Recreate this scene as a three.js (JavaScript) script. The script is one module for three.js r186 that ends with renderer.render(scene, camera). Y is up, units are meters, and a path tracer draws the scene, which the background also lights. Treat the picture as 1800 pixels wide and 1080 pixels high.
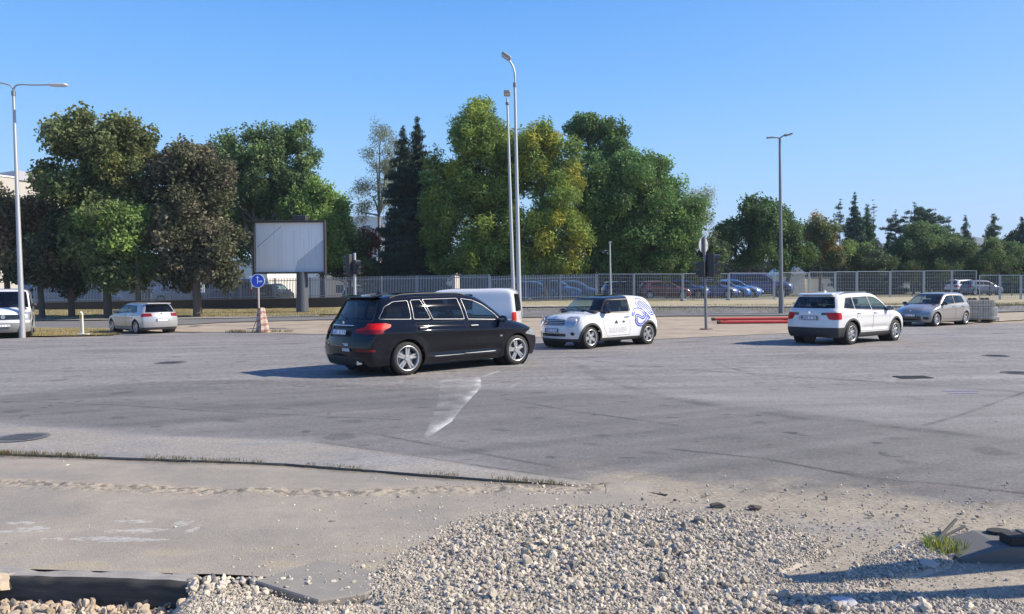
import * as THREE from 'three';
import { mergeGeometries } from 'three/addons/utils/BufferGeometryUtils.js';
import { RoundedBoxGeometry } from 'three/addons/geometries/RoundedBoxGeometry.js';
import { ImprovedNoise } from 'three/addons/math/ImprovedNoise.js';

// ------------------------------------------------------------------ camera, sky, sun, exposure
const scene = new THREE.Scene();
const F = 1350, EYE = 1.72;                                   // focal length in pixels of the 1800 x 1080 photograph, eye height
const camera = new THREE.PerspectiveCamera(2 * Math.atan(540 / F) * 180 / Math.PI, 1800 / 1080, 0.1, 9000);
camera.position.set(0, EYE, 0);
camera.rotation.set(-Math.atan(29 / F), 0, -0.008, 'YXZ');
camera.updateMatrixWorld(true);

const renderer = new THREE.WebGLRenderer({ antialias: true });
renderer.setSize(1024, 614);
renderer.toneMapping = THREE.LinearToneMapping;
renderer.toneMappingExposure = 1.7;
renderer.shadowMap.enabled = true;
renderer.shadowMap.type = THREE.PCFSoftShadowMap;

const SUN = new THREE.Vector3(0.99 * Math.cos(0.62), Math.sin(0.62), 0.03 * Math.cos(0.62)).normalize();
{
  const w = 512, h = 256, data = new Float32Array(w * h * 4);
  const lin = (c) => new THREE.Color().setStyle(c);
  const stops = [[0, lin('rgb(192,216,238)')], [0.05, lin('rgb(178,210,242)')], [0.14, lin('rgb(146,196,243)')], [0.25, lin('rgb(112,174,238)')], [0.36, lin('rgb(84,152,228)')], [0.65, lin('rgb(56,114,196)')], [1.0, lin('rgb(42,90,168)')]];
  const c = new THREE.Color();
  for (let j = 0; j < h; j++) for (let i = 0; i < w; i++) {
    const el = ((j + 0.5) / h - 0.5) * Math.PI, az = (i + 0.5) / w * Math.PI * 2;
    const s = Math.max(0, Math.sin(el));
    let k = 0; while (k < stops.length - 2 && s > stops[k + 1][0]) k++;
    const t = Math.min(1, (s - stops[k][0]) / (stops[k + 1][0] - stops[k][0]));
    c.copy(stops[k][1]).lerp(stops[k + 1][1], t).multiplyScalar(0.72); { const dx = Math.cos(az - Math.PI) * Math.cos(el), dz = Math.sin(az - Math.PI) * Math.cos(el), g = Math.pow(Math.max(0, dx * SUN.x + s * SUN.y + dz * SUN.z), 2) * 0.28; c.r += g * 0.42; c.g += g * 0.36; c.b += g * 0.28; }
    if (el < 0) c.setRGB(0.24, 0.22, 0.19);
    const o = (j * w + i) * 4;
    data[o] = c.r; data[o + 1] = c.g; data[o + 2] = c.b; data[o + 3] = 1;
  }
  const sky = new THREE.DataTexture(data, w, h, THREE.RGBAFormat, THREE.FloatType);
  sky.mapping = THREE.EquirectangularReflectionMapping; sky.magFilter = THREE.LinearFilter; sky.minFilter = THREE.LinearFilter; sky.wrapS = THREE.RepeatWrapping; sky.needsUpdate = true;
  scene.background = sky; scene.environment = sky;
}
const sun = new THREE.DirectionalLight(new THREE.Color(1.0, 0.885, 0.72), 5.0);
sun.position.copy(SUN).multiplyScalar(120); sun.target.position.set(0, 0, -25);
sun.position.add(sun.target.position);
sun.castShadow = true; sun.shadow.mapSize.set(4096, 4096);
Object.assign(sun.shadow.camera, { left: -70, right: 70, top: 70, bottom: -70, near: 1, far: 300 });
scene.add(sun, sun.target);
scene.fog = new THREE.FogExp2(new THREE.Color(0.62, 0.75, 0.92), 0.00028);

// ------------------------------------------------------------------ helpers
function rng(seed) { let a = seed >>> 0; return () => { a = (a + 0x6D2B79F5) | 0; let t = Math.imul(a ^ (a >>> 15), 1 | a); t = (t + Math.imul(t ^ (t >>> 7), 61 | t)) ^ t; return ((t ^ (t >>> 14)) >>> 0) / 4294967296; }; }
const PN = new ImprovedNoise();
const noise = (x, y, z = 0.37) => PN.noise(x, y, z);
function fbm(x, y, z = 0.37, n = 4) { let s = 0, a = 0.5; for (let i = 0; i < n; i++) { s += a * PN.noise(x, y, z); x *= 2.03; y *= 2.03; z = z * 2.03 + 7.1; a *= 0.5; } return s; }
const clamp = (x, a = 0, b = 1) => Math.min(b, Math.max(a, x));
const lerp = (a, b, t) => a + (b - a) * t;
const ss = (a, b, x) => { const t = clamp((x - a) / (b - a)); return t * t * (3 - 2 * t); };
const V = (x, y, z) => new THREE.Vector3(x, y, z);

// the lie of the land: level at the junction, rising gently behind the far road, dropping in front of the near kerb
const frontZ = (x) => x < -1.9 ? -4.605 + (x + 1.9) * 0.096 : lerp(-4.605, -4.52, ss(-1.9, -1.2, x));   // front edge of the pavement
function H(x, z) {
  const d = -z;
  const sl = lerp(0.027, 0.05, ss(-18, 6, x));
  const t = clamp(d - 35, 0, 21);
  let h = sl * (t < 2 ? t * t / 4 : t - 1);
  if (d < 5.4) h -= 0.13 * ss(0.02, 0.14, z - frontZ(x)) * ss(-1.86, -1.95, x);
  return h;
}
const Q = camera.quaternion;
function ray(px, py) { return V((px - 900) / F, (540 - py) / F, -1).applyQuaternion(Q); }
function G(px, py) {                                          // ground point seen at a pixel of the photograph
  const r = ray(px, py); let t = (EYE) / -r.y;
  for (let i = 0; i < 30; i++) { const h = H(r.x * t, r.z * t); const tn = (EYE - h) / Math.max(1e-4, -r.y); t = lerp(t, Math.min(tn, 400), 0.6); }
  return V(r.x * t, H(r.x * t, r.z * t), r.z * t);
}
function A(px, py, d) { const r = ray(px, py); const t = d / -r.z; return V(r.x * t, EYE + r.y * t, r.z * t); }  // the point at a pixel, d metres ahead
function B(px, d) { const p = A(px, 511, d); return V(p.x, H(p.x, -d), -d); }                                   // ground below it

const used = {};
function numbered(n) { if (used[n] === undefined) { used[n] = 0; return n; } used[n]++; return n + '_' + String(used[n]).padStart(3, '0'); }
function thing(name, label, category, pos = V(0, 0, 0), ry = 0, group) {
  const o = new THREE.Group(); o.name = numbered(name); o.position.copy(pos); o.rotation.y = ry;
  o.userData = { label, category }; if (group) o.userData.group = group; scene.add(o); return o;
}
function part(parent, name, geo, mat, label) {
  const m = new THREE.Mesh(Array.isArray(geo) ? merge(geo) : geo, mat); m.name = name; m.castShadow = m.receiveShadow = true;
  if (label) m.userData.label = label; parent.add(m); return m;
}
function single(name, geo, mat, label, category, pos, group) {
  const m = new THREE.Mesh(Array.isArray(geo) ? merge(geo) : geo, mat); m.name = numbered(name); m.castShadow = m.receiveShadow = true;
  m.userData = { label, category }; if (group) m.userData.group = group; if (pos) m.position.copy(pos); scene.add(m); return m;
}
function struct(name, geo, mat, label) {
  const m = new THREE.Mesh(Array.isArray(geo) ? merge(geo) : geo, mat); m.name = numbered(name); m.receiveShadow = m.castShadow = true;
  m.userData = { kind: 'structure', label }; scene.add(m); return m;
}
function merge(list) {
  const gs = list.map((g) => { const n = g.index ? g.toNonIndexed() : g; for (const k of Object.keys(n.attributes)) if (!['position', 'normal', 'uv'].includes(k)) n.deleteAttribute(k); if (!n.attributes.uv) n.setAttribute('uv', new THREE.BufferAttribute(new Float32Array(n.attributes.position.count * 2), 2)); return n; });
  return mergeGeometries(gs);
}
const bx = (w, h, d, x = 0, y = 0, z = 0, ry = 0, rx = 0, rz = 0) => new THREE.BoxGeometry(w, h, d).rotateZ(rz).rotateX(rx).rotateY(ry).translate(x, y, z);
const rb = (w, h, d, r, x = 0, y = 0, z = 0, ry = 0, rx = 0, rz = 0, s = 2) => new RoundedBoxGeometry(w, h, d, s, r).rotateZ(rz).rotateX(rx).rotateY(ry).translate(x, y, z);
function bar(a, b, r0, r1 = r0, n = 10) {                     // a round bar from a to b
  const d = b.clone().sub(a), g = new THREE.CylinderGeometry(r1, r0, d.length(), n, 1);
  g.applyQuaternion(new THREE.Quaternion().setFromUnitVectors(V(0, 1, 0), d.clone().normalize()));
  return g.translate((a.x + b.x) / 2, (a.y + b.y) / 2, (a.z + b.z) / 2);
}
const tube = (pts, r, n = 24, k = 8) => new THREE.TubeGeometry(new THREE.CatmullRomCurve3(pts), n, r, k);
const mat = (r, g, b, rough = 0.8, metal = 0, more = {}) => new THREE.MeshStandardMaterial(Object.assign({ color: new THREE.Color().setRGB(r, g, b), roughness: rough, metalness: metal }, more));
const phys = (r, g, b, o = {}) => new THREE.MeshPhysicalMaterial(Object.assign({ color: new THREE.Color().setRGB(r, g, b) }, o));
function dataTex(w, h, fn, srgb = false) {                    // fn(i, j) -> [r, g, b] in 0..1 (linear values; stored as sRGB when asked)
  const d = new Uint8Array(w * h * 4), e = (v) => v <= 0.0031308 ? v * 12.92 : 1.055 * Math.pow(v, 1 / 2.4) - 0.055;
  for (let j = 0; j < h; j++) for (let i = 0; i < w; i++) {
    const c = fn(i, j), o = (j * w + i) * 4;
    for (let k = 0; k < 3; k++) { const v = clamp(c[k]); d[o + k] = Math.round(255 * (srgb ? e(v) : v)); }
    d[o + 3] = 255;
  }
  const t = new THREE.DataTexture(d, w, h, THREE.RGBAFormat); t.magFilter = t.minFilter = THREE.LinearFilter; t.wrapS = t.wrapT = THREE.RepeatWrapping;
  if (srgb) t.colorSpace = THREE.SRGBColorSpace; t.needsUpdate = true; return t;
}
function canvasTex(w, h, draw) {
  const c = document.createElement('canvas'); c.width = w; c.height = h; draw(c.getContext('2d'), w, h);
  const t = new THREE.CanvasTexture(c); t.colorSpace = THREE.SRGBColorSpace; t.magFilter = THREE.LinearFilter; t.needsUpdate = true; return t;
}
// tileable grain for bumps
const rg = rng(5);
const grainTex = (() => {
  const n = 512, a = new Float32Array(n * n), p = [];
  for (let i = 0; i < n * n; i++) a[i] = 0.5 + 0.5 * (rg() - 0.5);
  const stamps = 9000;
  for (let s = 0; s < stamps; s++) { const x = Math.floor(rg() * n), y = Math.floor(rg() * n), r = 1 + rg() * 3.2, v = rg() * 0.7 + 0.1; for (let dy = -4; dy <= 4; dy++) for (let dx = -4; dx <= 4; dx++) { const q = dx * dx + dy * dy; if (q < r * r) { const i = ((y + dy + n) % n) * n + ((x + dx + n) % n); a[i] = lerp(a[i], v + 0.3 * (1 - q / (r * r)), 0.7); } } }
  return dataTex(n, n, (i, j) => { const v = a[j * n + i]; return [v, v, v]; });
})();
const grain = (rep) => { const t = grainTex.clone(); t.repeat.set(rep, rep); t.needsUpdate = true; return t; };
// ------------------------------------------------------------------ ground, road, pavements
{
  // one sheet to the horizon: sandy soil at the junction, dry grass beyond
  const zs = [], xs = [];
  for (let d = -6; d < 3.4; d += 1.2) zs.push(-d); for (let d = 3.4; d < 5.6; d += 0.05) zs.push(-d); for (let d = 5.6; d < 70; d += 0.9) zs.push(-d); for (let d = 70; d < 2600; d *= 1.12) zs.push(-d); zs.push(-2600);
  for (let i = -60; i <= 60; i++) { const u = i / 60; xs.push(Math.sign(u) * (Math.abs(u) * 30 + Math.pow(Math.abs(u), 6) * 2200)); }
  for (let q = -5; q < -1.5; q += 0.07) xs.push(q); xs.sort((a, b) => a - b);
  const nx = xs.length, nz = zs.length, p = new Float32Array(nx * nz * 3), c = new Float32Array(nx * nz * 3), uv = new Float32Array(nx * nz * 2), idx = [];
  for (let j = 0; j < nz; j++) for (let i = 0; i < nx; i++) {
    const k = j * nx + i, x = xs[i], z = zs[j], d = -z; p.set([x, H(x, z) - 0.03, z], k * 3);
    const n = fbm(x * 0.35, z * 0.35, 2.2), g = ss(38, 46, d + n * 6), col = [lerp(0.3, 0.14, g), lerp(0.255, 0.13, g), lerp(0.195, 0.065, g)], m = 1 + n * 0.35;
    const pink = d < 5.4 ? ss(0.02, 0.14, z - frontZ(x)) * ss(-1.6, -1.85, x) : 0;
    c.set(col.map((v, q) => lerp(v * m, [0.38, 0.28, 0.19][q], pink)), k * 3); uv.set([x, z], k * 2);
    if (i && j) { const a = k - nx - 1, b = k - nx, e = k - 1; idx.push(a, b, k, a, k, e); }
  }
  const g = new THREE.BufferGeometry(); g.setAttribute('position', new THREE.BufferAttribute(p, 3)); g.setAttribute('color', new THREE.BufferAttribute(c, 3)); g.setAttribute('uv', new THREE.BufferAttribute(uv, 2)); g.setIndex(idx); g.computeVertexNormals();
  const m = new THREE.MeshStandardMaterial({ vertexColors: true, roughness: 1, bumpMap: grain(0.9), bumpScale: 0.003 }); struct('ground', g, m);
}
// colour of the road at a place, in metres: worn grey asphalt, a darker resurfaced lane, dust towards the building site
const W2 = (px, py) => { const p = G(px, py); return [p.x, p.z]; };
const poly2 = (l) => l.map((q) => W2(q[0], q[1]));
const laneDark = poly2([[-300, 690], [0, 695], [250, 672], [430, 668], [760, 682], [1000, 690], [1200, 700], [1500, 735], [1800, 775], [2200, 830], [2300, 985], [1800, 918], [1500, 882], [1250, 868], [1060, 851], [800, 812], [540, 776], [300, 766], [0, 735], [-300, 735]]);
const slab = poly2([[-500, 765], [0, 745], [300, 768], [540, 777], [800, 813], [1060, 852], [1060, 858], [800, 838], [500, 815], [200, 803], [-500, 800]]);
const dustEdge = poly2([[900, 852], [1060, 858], [1300, 880], [1500, 892], [1800, 930], [2300, 1000]]);
function distLine(l, x, z) { if (!l.bb) l.bb = l.reduce((b, p) => [Math.min(b[0], p[0]), Math.min(b[1], p[1]), Math.max(b[2], p[0]), Math.max(b[3], p[1])], [1e9, 1e9, -1e9, -1e9]); const o = Math.max(l.bb[0] - x, x - l.bb[2], l.bb[1] - z, z - l.bb[3]); if (o > 1.6) return o; let d = 1e9; for (let i = 1; i < l.length; i++) { const [ax, az] = l[i - 1], [bx_, bz] = l[i], ex = bx_ - ax, ez = bz - az, t = clamp(((x - ax) * ex + (z - az) * ez) / (ex * ex + ez * ez)); d = Math.min(d, Math.hypot(x - ax - ex * t, z - az - ez * t)); } return d; }
const arcs = [poly2([[1015, 640], [1060, 668], [1180, 702], [1400, 735], [1700, 765], [2000, 790]]), poly2([[1000, 628], [1120, 645], [1400, 662], [1800, 690]]), poly2([[820, 700], [600, 712], [300, 716], [0, 722]]), poly2([[1300, 838], [1500, 856], [1800, 885]]), poly2([[900, 735], [1200, 760], [1500, 800], [1800, 850]])];
const cracks = [poly2([[-20, 705], [200, 712], [420, 726], [700, 738]]), poly2([[880, 700], [1000, 722], [1190, 748]]), poly2([[1260, 640], [1330, 660], [1560, 672]]), poly2([[0, 655], [180, 650], [420, 645]]), poly2([[1180, 790], [1340, 806], [1500, 836]]), poly2([[1500, 838], [1560, 843], [1640, 850], [1700, 856], [1800, 868]]), poly2([[560, 778], [700, 797], [860, 822], [1060, 850]]), poly2([[1625, 748], [1680, 733], [1740, 712], [1800, 690]]), poly2([[640, 760], [800, 790], [980, 822]])];
function roadCol(x, z) {
  const wob = fbm(x * 0.9, z * 0.9, 1.3, 3) * 0.5;
  let v = 0.172 + fbm(x * 0.25, z * 0.5, 4.1, 3) * 0.05 + fbm(x * 0.16 + z * 0.05, z * 2.2 + x * 0.25, 9.3, 4) * 0.07 + fbm(x * 9, z * 9, 2.7, 2) * 0.02;
  const dl = sdPoly(laneDark, x, z) + wob * 0.4, inL = ss(0.25, -0.25, dl);
  v = lerp(v, 0.118 + fbm(x * 0.5 + z * 0.6, z * 2.6 + x * 1.2, 6.6, 4) * 0.06 + fbm(x * 5, z * 7, 3.6, 2) * 0.02, inL * 0.85);
  const sl = ss(0.12, -0.12, sdPoly(slab, x, z) + wob * 0.08); v = lerp(v, 0.205 + fbm(x * 1.3, z * 3, 3.3) * 0.03, sl * 0.9);
  for (const [i, l] of arcs.entries()) { const d = distLine(l, x, z), k = Math.exp(-d * d / (i < 2 ? 0.02 : 0.35)); v *= 1 - k * (i < 2 ? 0.3 : 0.14) * (0.7 + noise(x * 2, z * 2)); }
  for (const l of cracks) { const d = distLine(l, x, z) + Math.abs(noise(x * 6, z * 6)) * 0.035; v *= 1 - 0.75 * Math.exp(-d * d / 0.0014) * (0.6 + 0.6 * noise(x * 1.5, z * 1.5)); }
  v *= 1 - 0.25 * ss(0.22, 0.5, noise(x * 0.6, z * 1.2, 8.8)) * ss(-10, -30, z);
  v *= 1 - 0.3 * ss(0.42, 0.6, noise(x * 1.7, z * 2.6, 12.2)) - 0.45 * ss(0.5, 0.62, noise(x * 4.1 + 3, z * 5.2, 15.7)) * inL; v *= 1 + 0.12 * ss(0.2, 0.5, noise(x * 0.45, z * 1.4, 21.3));
  const far = ss(-12, -26, z); let r = v * 0.99, g = v * 0.985, b = v * 1.02;
  r = lerp(r, v * 1.03, far * 0.3);
  const dd = distLine(dustEdge, x, z), side = ss(0.2, 1.0, x), q = clamp(ss(1.05, 0.05, dd + fbm(x * 2.4, z * 2.4, 5.5) * 0.9) + ss(-5.6, -5.0, z)) * side;
  const ds = 0.9 + 0.3 * fbm(x * 4, z * 4, 1.9, 3); r = lerp(r, 0.29 * ds, q * 0.85); g = lerp(g, 0.26 * ds, q * 0.85); b = lerp(b, 0.21 * ds, q * 0.85);
  const dust2 = sl * ss(0.0, 0.4, fbm(x * 1.1, z * 2.2, 7.7) + 0.25) * 0.6; r = lerp(r, 0.25, dust2); g = lerp(g, 0.235, dust2); b = lerp(b, 0.205, dust2);
  return [r * 1.13, g * 1.1, b * 1.04];
}
const spk = rng(77), poly2ext = poly2([[775, 672], [850, 662], [880, 652]]);
function roadSheet(name, pts, x0, x1, z0, z1, w, h, y) {      // a flat sheet with its colour computed over x0..x1, z0..z1
  const t = dataTex(w, h, (i, j) => { const x = lerp(x0, x1, (i + 0.5) / w), z = lerp(z0, z1, (j + 0.5) / h), c = roadCol(x, z), s = 1 + (spk() - 0.5) * 0.5 + (spk() > 0.975 ? 0.5 : 0) - (spk() > 0.975 ? 0.35 : 0); return c.map((v) => v * s); }, true);
  t.wrapS = t.wrapT = THREE.ClampToEdgeWrapping;
  const s = new THREE.Shape(pts.map((p) => new THREE.Vector2(p[0], p[1]))), g = new THREE.ShapeGeometry(s), pa = g.attributes.position, ua = g.attributes.uv, uv1 = new Float32Array(pa.count * 2);
  for (let i = 0; i < pa.count; i++) { const x = pa.getX(i), z = pa.getY(i); pa.setXYZ(i, x, y, z); ua.setXY(i, (x - x0) / (x1 - x0), (z - z0) / (z1 - z0)); g.attributes.normal.setXYZ(i, 0, 1, 0); uv1[i * 2] = x; uv1[i * 2 + 1] = z; }
  const ix = g.index.array; for (let i = 0; i < ix.length; i += 3) { const q = ix[i]; ix[i] = ix[i + 1]; ix[i + 1] = q; }
  g.setAttribute('uv1', new THREE.BufferAttribute(uv1, 2));
  const bump = grain(1.7); bump.channel = 1;
  return struct(name, g, new THREE.MeshStandardMaterial({ map: t, roughness: 0.86, bumpMap: bump, bumpScale: 0.0025 }));
}
{
  const SPLIT = -13.5, edge = (l) => l.map((q) => W2(q[0], q[1]));
  const nearL = [[-700, 800], [0, 797], [200, 804], [500, 815], [800, 838], [1060, 857]].map((q) => W2(...q));
  roadSheet('road_surface', [...nearL, [1.3, -6.4], [0.6, -5.4], [0.2, -3.4], [16, -3.4], [16, SPLIT], [-16, SPLIT], [-16, nearL[0][1] - 1]], -16, 16, SPLIT, -3.3, 1900, 900, 0);
  const farE = edge([[-420, 604], [-200, 598], [0, 596], [60, 594], [150, 593], [205, 590], [240, 582], [300, 585], [420, 584], [520, 586], [700, 590], [940, 594], [1060, 596], [1150, 596], [1260, 592], [1390, 585], [1500, 578], [1580, 574], [1680, 570], [1740, 565], [1800, 561], [2000, 552], [2300, 546]]);
  { const p = [], uv = [], idx = [], N = 260; for (let i = 0; i <= N; i++) { const u = i / N * (nearL.length - 1), k = Math.min(nearL.length - 2, Math.floor(u)), x = lerp(nearL[k][0], nearL[k + 1][0], u - k), z = lerp(nearL[k][1], nearL[k + 1][1], u - k); for (let j = 0; j < 3; j++) { p.push(x, [0.0, -0.02, -0.08][j], z + [-0.002, 0.012, 0.014][j] * (1 + noise(x * 12, j * 3.1)) ); uv.push(x, j * 0.05); } if (i) { const c = i * 3; for (let j = 0; j < 2; j++) idx.push(c + j - 3, c + j - 2, c + j, c + j, c + j - 2, c + j + 1); } } const g = new THREE.BufferGeometry(); g.setAttribute('position', new THREE.Float32BufferAttribute(p, 3)); g.setAttribute('uv', new THREE.Float32BufferAttribute(uv, 2)); g.setIndex(idx); g.computeVertexNormals(); struct('road_edge', g, mat(0.09, 0.085, 0.08, 0.95)); }
  const flat = farE.map(([x, z]) => [x, Math.max(z, -36)]);
  roadSheet('road_surface', [[-34, SPLIT], ...flat, [40, SPLIT]], -36, 40, -37, SPLIT, 1500, 600, 0);
}
// strips that follow the ground between two lines given in pixels
function strip(name, nearPx, farPx, off, m, n = 60, k = 6) {
  const curve = (l) => l.map((q) => G(q[0], q[1])), at = (l, t) => { const u = t * (l.length - 1), i = Math.min(l.length - 2, Math.floor(u)); return l[i].clone().lerp(l[i + 1], u - i); };
  const a = curve(nearPx), b = curve(farPx), p = [], uv = [], idx = [];
  for (let i = 0; i <= n; i++) for (let j = 0; j <= k; j++) { const q = at(a, i / n).lerp(at(b, i / n), j / k), e = (j === 0 || j === k) ? 0.25 * noise(q.x * 1.3, q.z * 1.3) : 0; p.push(q.x, H(q.x, q.z - e) + off, q.z - e); uv.push(q.x, q.z); if (i && j) { const c = i * (k + 1) + j; idx.push(c - k - 2, c - 1, c, c - k - 2, c, c - k - 1); } }
  const g = new THREE.BufferGeometry(); g.setAttribute('position', new THREE.Float32BufferAttribute(p, 3)); g.setAttribute('uv', new THREE.Float32BufferAttribute(uv, 2)); g.setIndex(idx); g.computeVertexNormals();
  if (g.attributes.normal.getY(0) < 0) { for (let i = 0; i < idx.length; i += 3) { const q = idx[i]; idx[i] = idx[i + 1]; idx[i + 1] = q; } g.setIndex(idx); g.computeVertexNormals(); }
  return struct(name, g, m);
}
const patchTex = (seed, a, b, c) => dataTex(512, 512, (i, j) => { const x = i / 512, y = j / 512, t = (u, v) => fbm(u * 8, v * 8, seed, 4), w = (k) => k; const n = lerp(lerp(t(x, y), t(x - 1, y), x), lerp(t(x, y - 1), t(x - 1, y - 1), x), y) * 1.6, f = ss(-0.35, 0.35, n), s = 0.85 + 0.3 * rg(); void w; return [0, 1, 2].map((q) => (n > 0.28 ? lerp(b[q], c[q], ss(0.28, 0.5, n)) : lerp(a[q], b[q], f)) * s); }, true);
const surfaceMat = (seed, a, b, c, rep, bump = 0.003) => { const t = patchTex(seed, a, b, c); t.repeat.set(rep, rep); return new THREE.MeshStandardMaterial({ map: t, roughness: 1, bumpMap: grain(0.8), bumpScale: bump }); };
const dryGrass = surfaceMat(1.7, [0.3, 0.24, 0.12], [0.22, 0.2, 0.09], [0.12, 0.13, 0.05], 0.11), paleDirt = surfaceMat(3.1, [0.34, 0.29, 0.225], [0.28, 0.235, 0.18], [0.21, 0.175, 0.13], 0.13), farTar = surfaceMat(5.9, [0.125, 0.125, 0.13], [0.15, 0.15, 0.155], [0.18, 0.18, 0.18], 0.07, 0.002), paleTar = surfaceMat(6.3, [0.23, 0.22, 0.205], [0.27, 0.25, 0.23], [0.21, 0.2, 0.185], 0.09, 0.002), kerbStone = surfaceMat(8.2, [0.36, 0.35, 0.33], [0.42, 0.4, 0.37], [0.28, 0.27, 0.25], 0.4, 0.002);
strip('dirt_verge', [[240, 583], [420, 585], [560, 588], [940, 594], [1150, 597], [1390, 586], [1580, 575], [1740, 566], [1900, 557]], [[215, 578], [400, 568], [560, 564], [940, 560], [1150, 559], [1390, 557], [1580, 556], [1740, 552], [1900, 545]], 0.012, paleDirt, 90, 10);
strip('far_road', [[-200, 580], [60, 577], [215, 577], [400, 567], [560, 563], [940, 558], [1150, 556], [1390, 555], [1600, 553], [1900, 545]], [[-200, 568], [60, 566], [215, 564], [400, 560], [560, 556], [940, 541], [1150, 540], [1390, 540], [1600, 540], [1900, 536]], 0.016, farTar, 90, 10);
strip('median_strip', [[-120, 594], [60, 592], [150, 591], [203, 589]], [[-120, 579], [60, 577], [150, 577], [212, 578]], 0.03, dryGrass, 40, 8);
strip('far_pavement', [[-100, 566], [60, 565], [240, 563], [380, 561], [560, 557]], [[-100, 563], [60, 563], [240, 561], [380, 558.5], [560, 554.5]], 0.05, paleTar, 50, 3);
strip('grass_verge', [[-200, 562], [60, 562], [240, 560], [380, 558], [560, 554], [700, 550]], [[-200, 545], [60, 545], [240, 544], [380, 543], [560, 541], [700, 540]], 0.04, dryGrass, 70, 8);
strip('grass_bank', [[860, 541], [940, 540.5], [1150, 539.5], [1390, 539.5], [1600, 539], [1900, 535]], [[860, 530], [940, 529], [1150, 528], [1390, 527], [1600, 527], [1900, 525]], 0.04, surfaceMat(4.4, [0.33, 0.29, 0.2], [0.3, 0.27, 0.17], [0.2, 0.19, 0.1], 0.1), 70, 6);
strip('far_kerb', [[860, 542.5], [1150, 541.5], [1390, 541.3], [1600, 541]], [[860, 541], [1150, 540], [1390, 540], [1600, 539.5]], 0.09, kerbStone, 60, 2);

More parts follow.
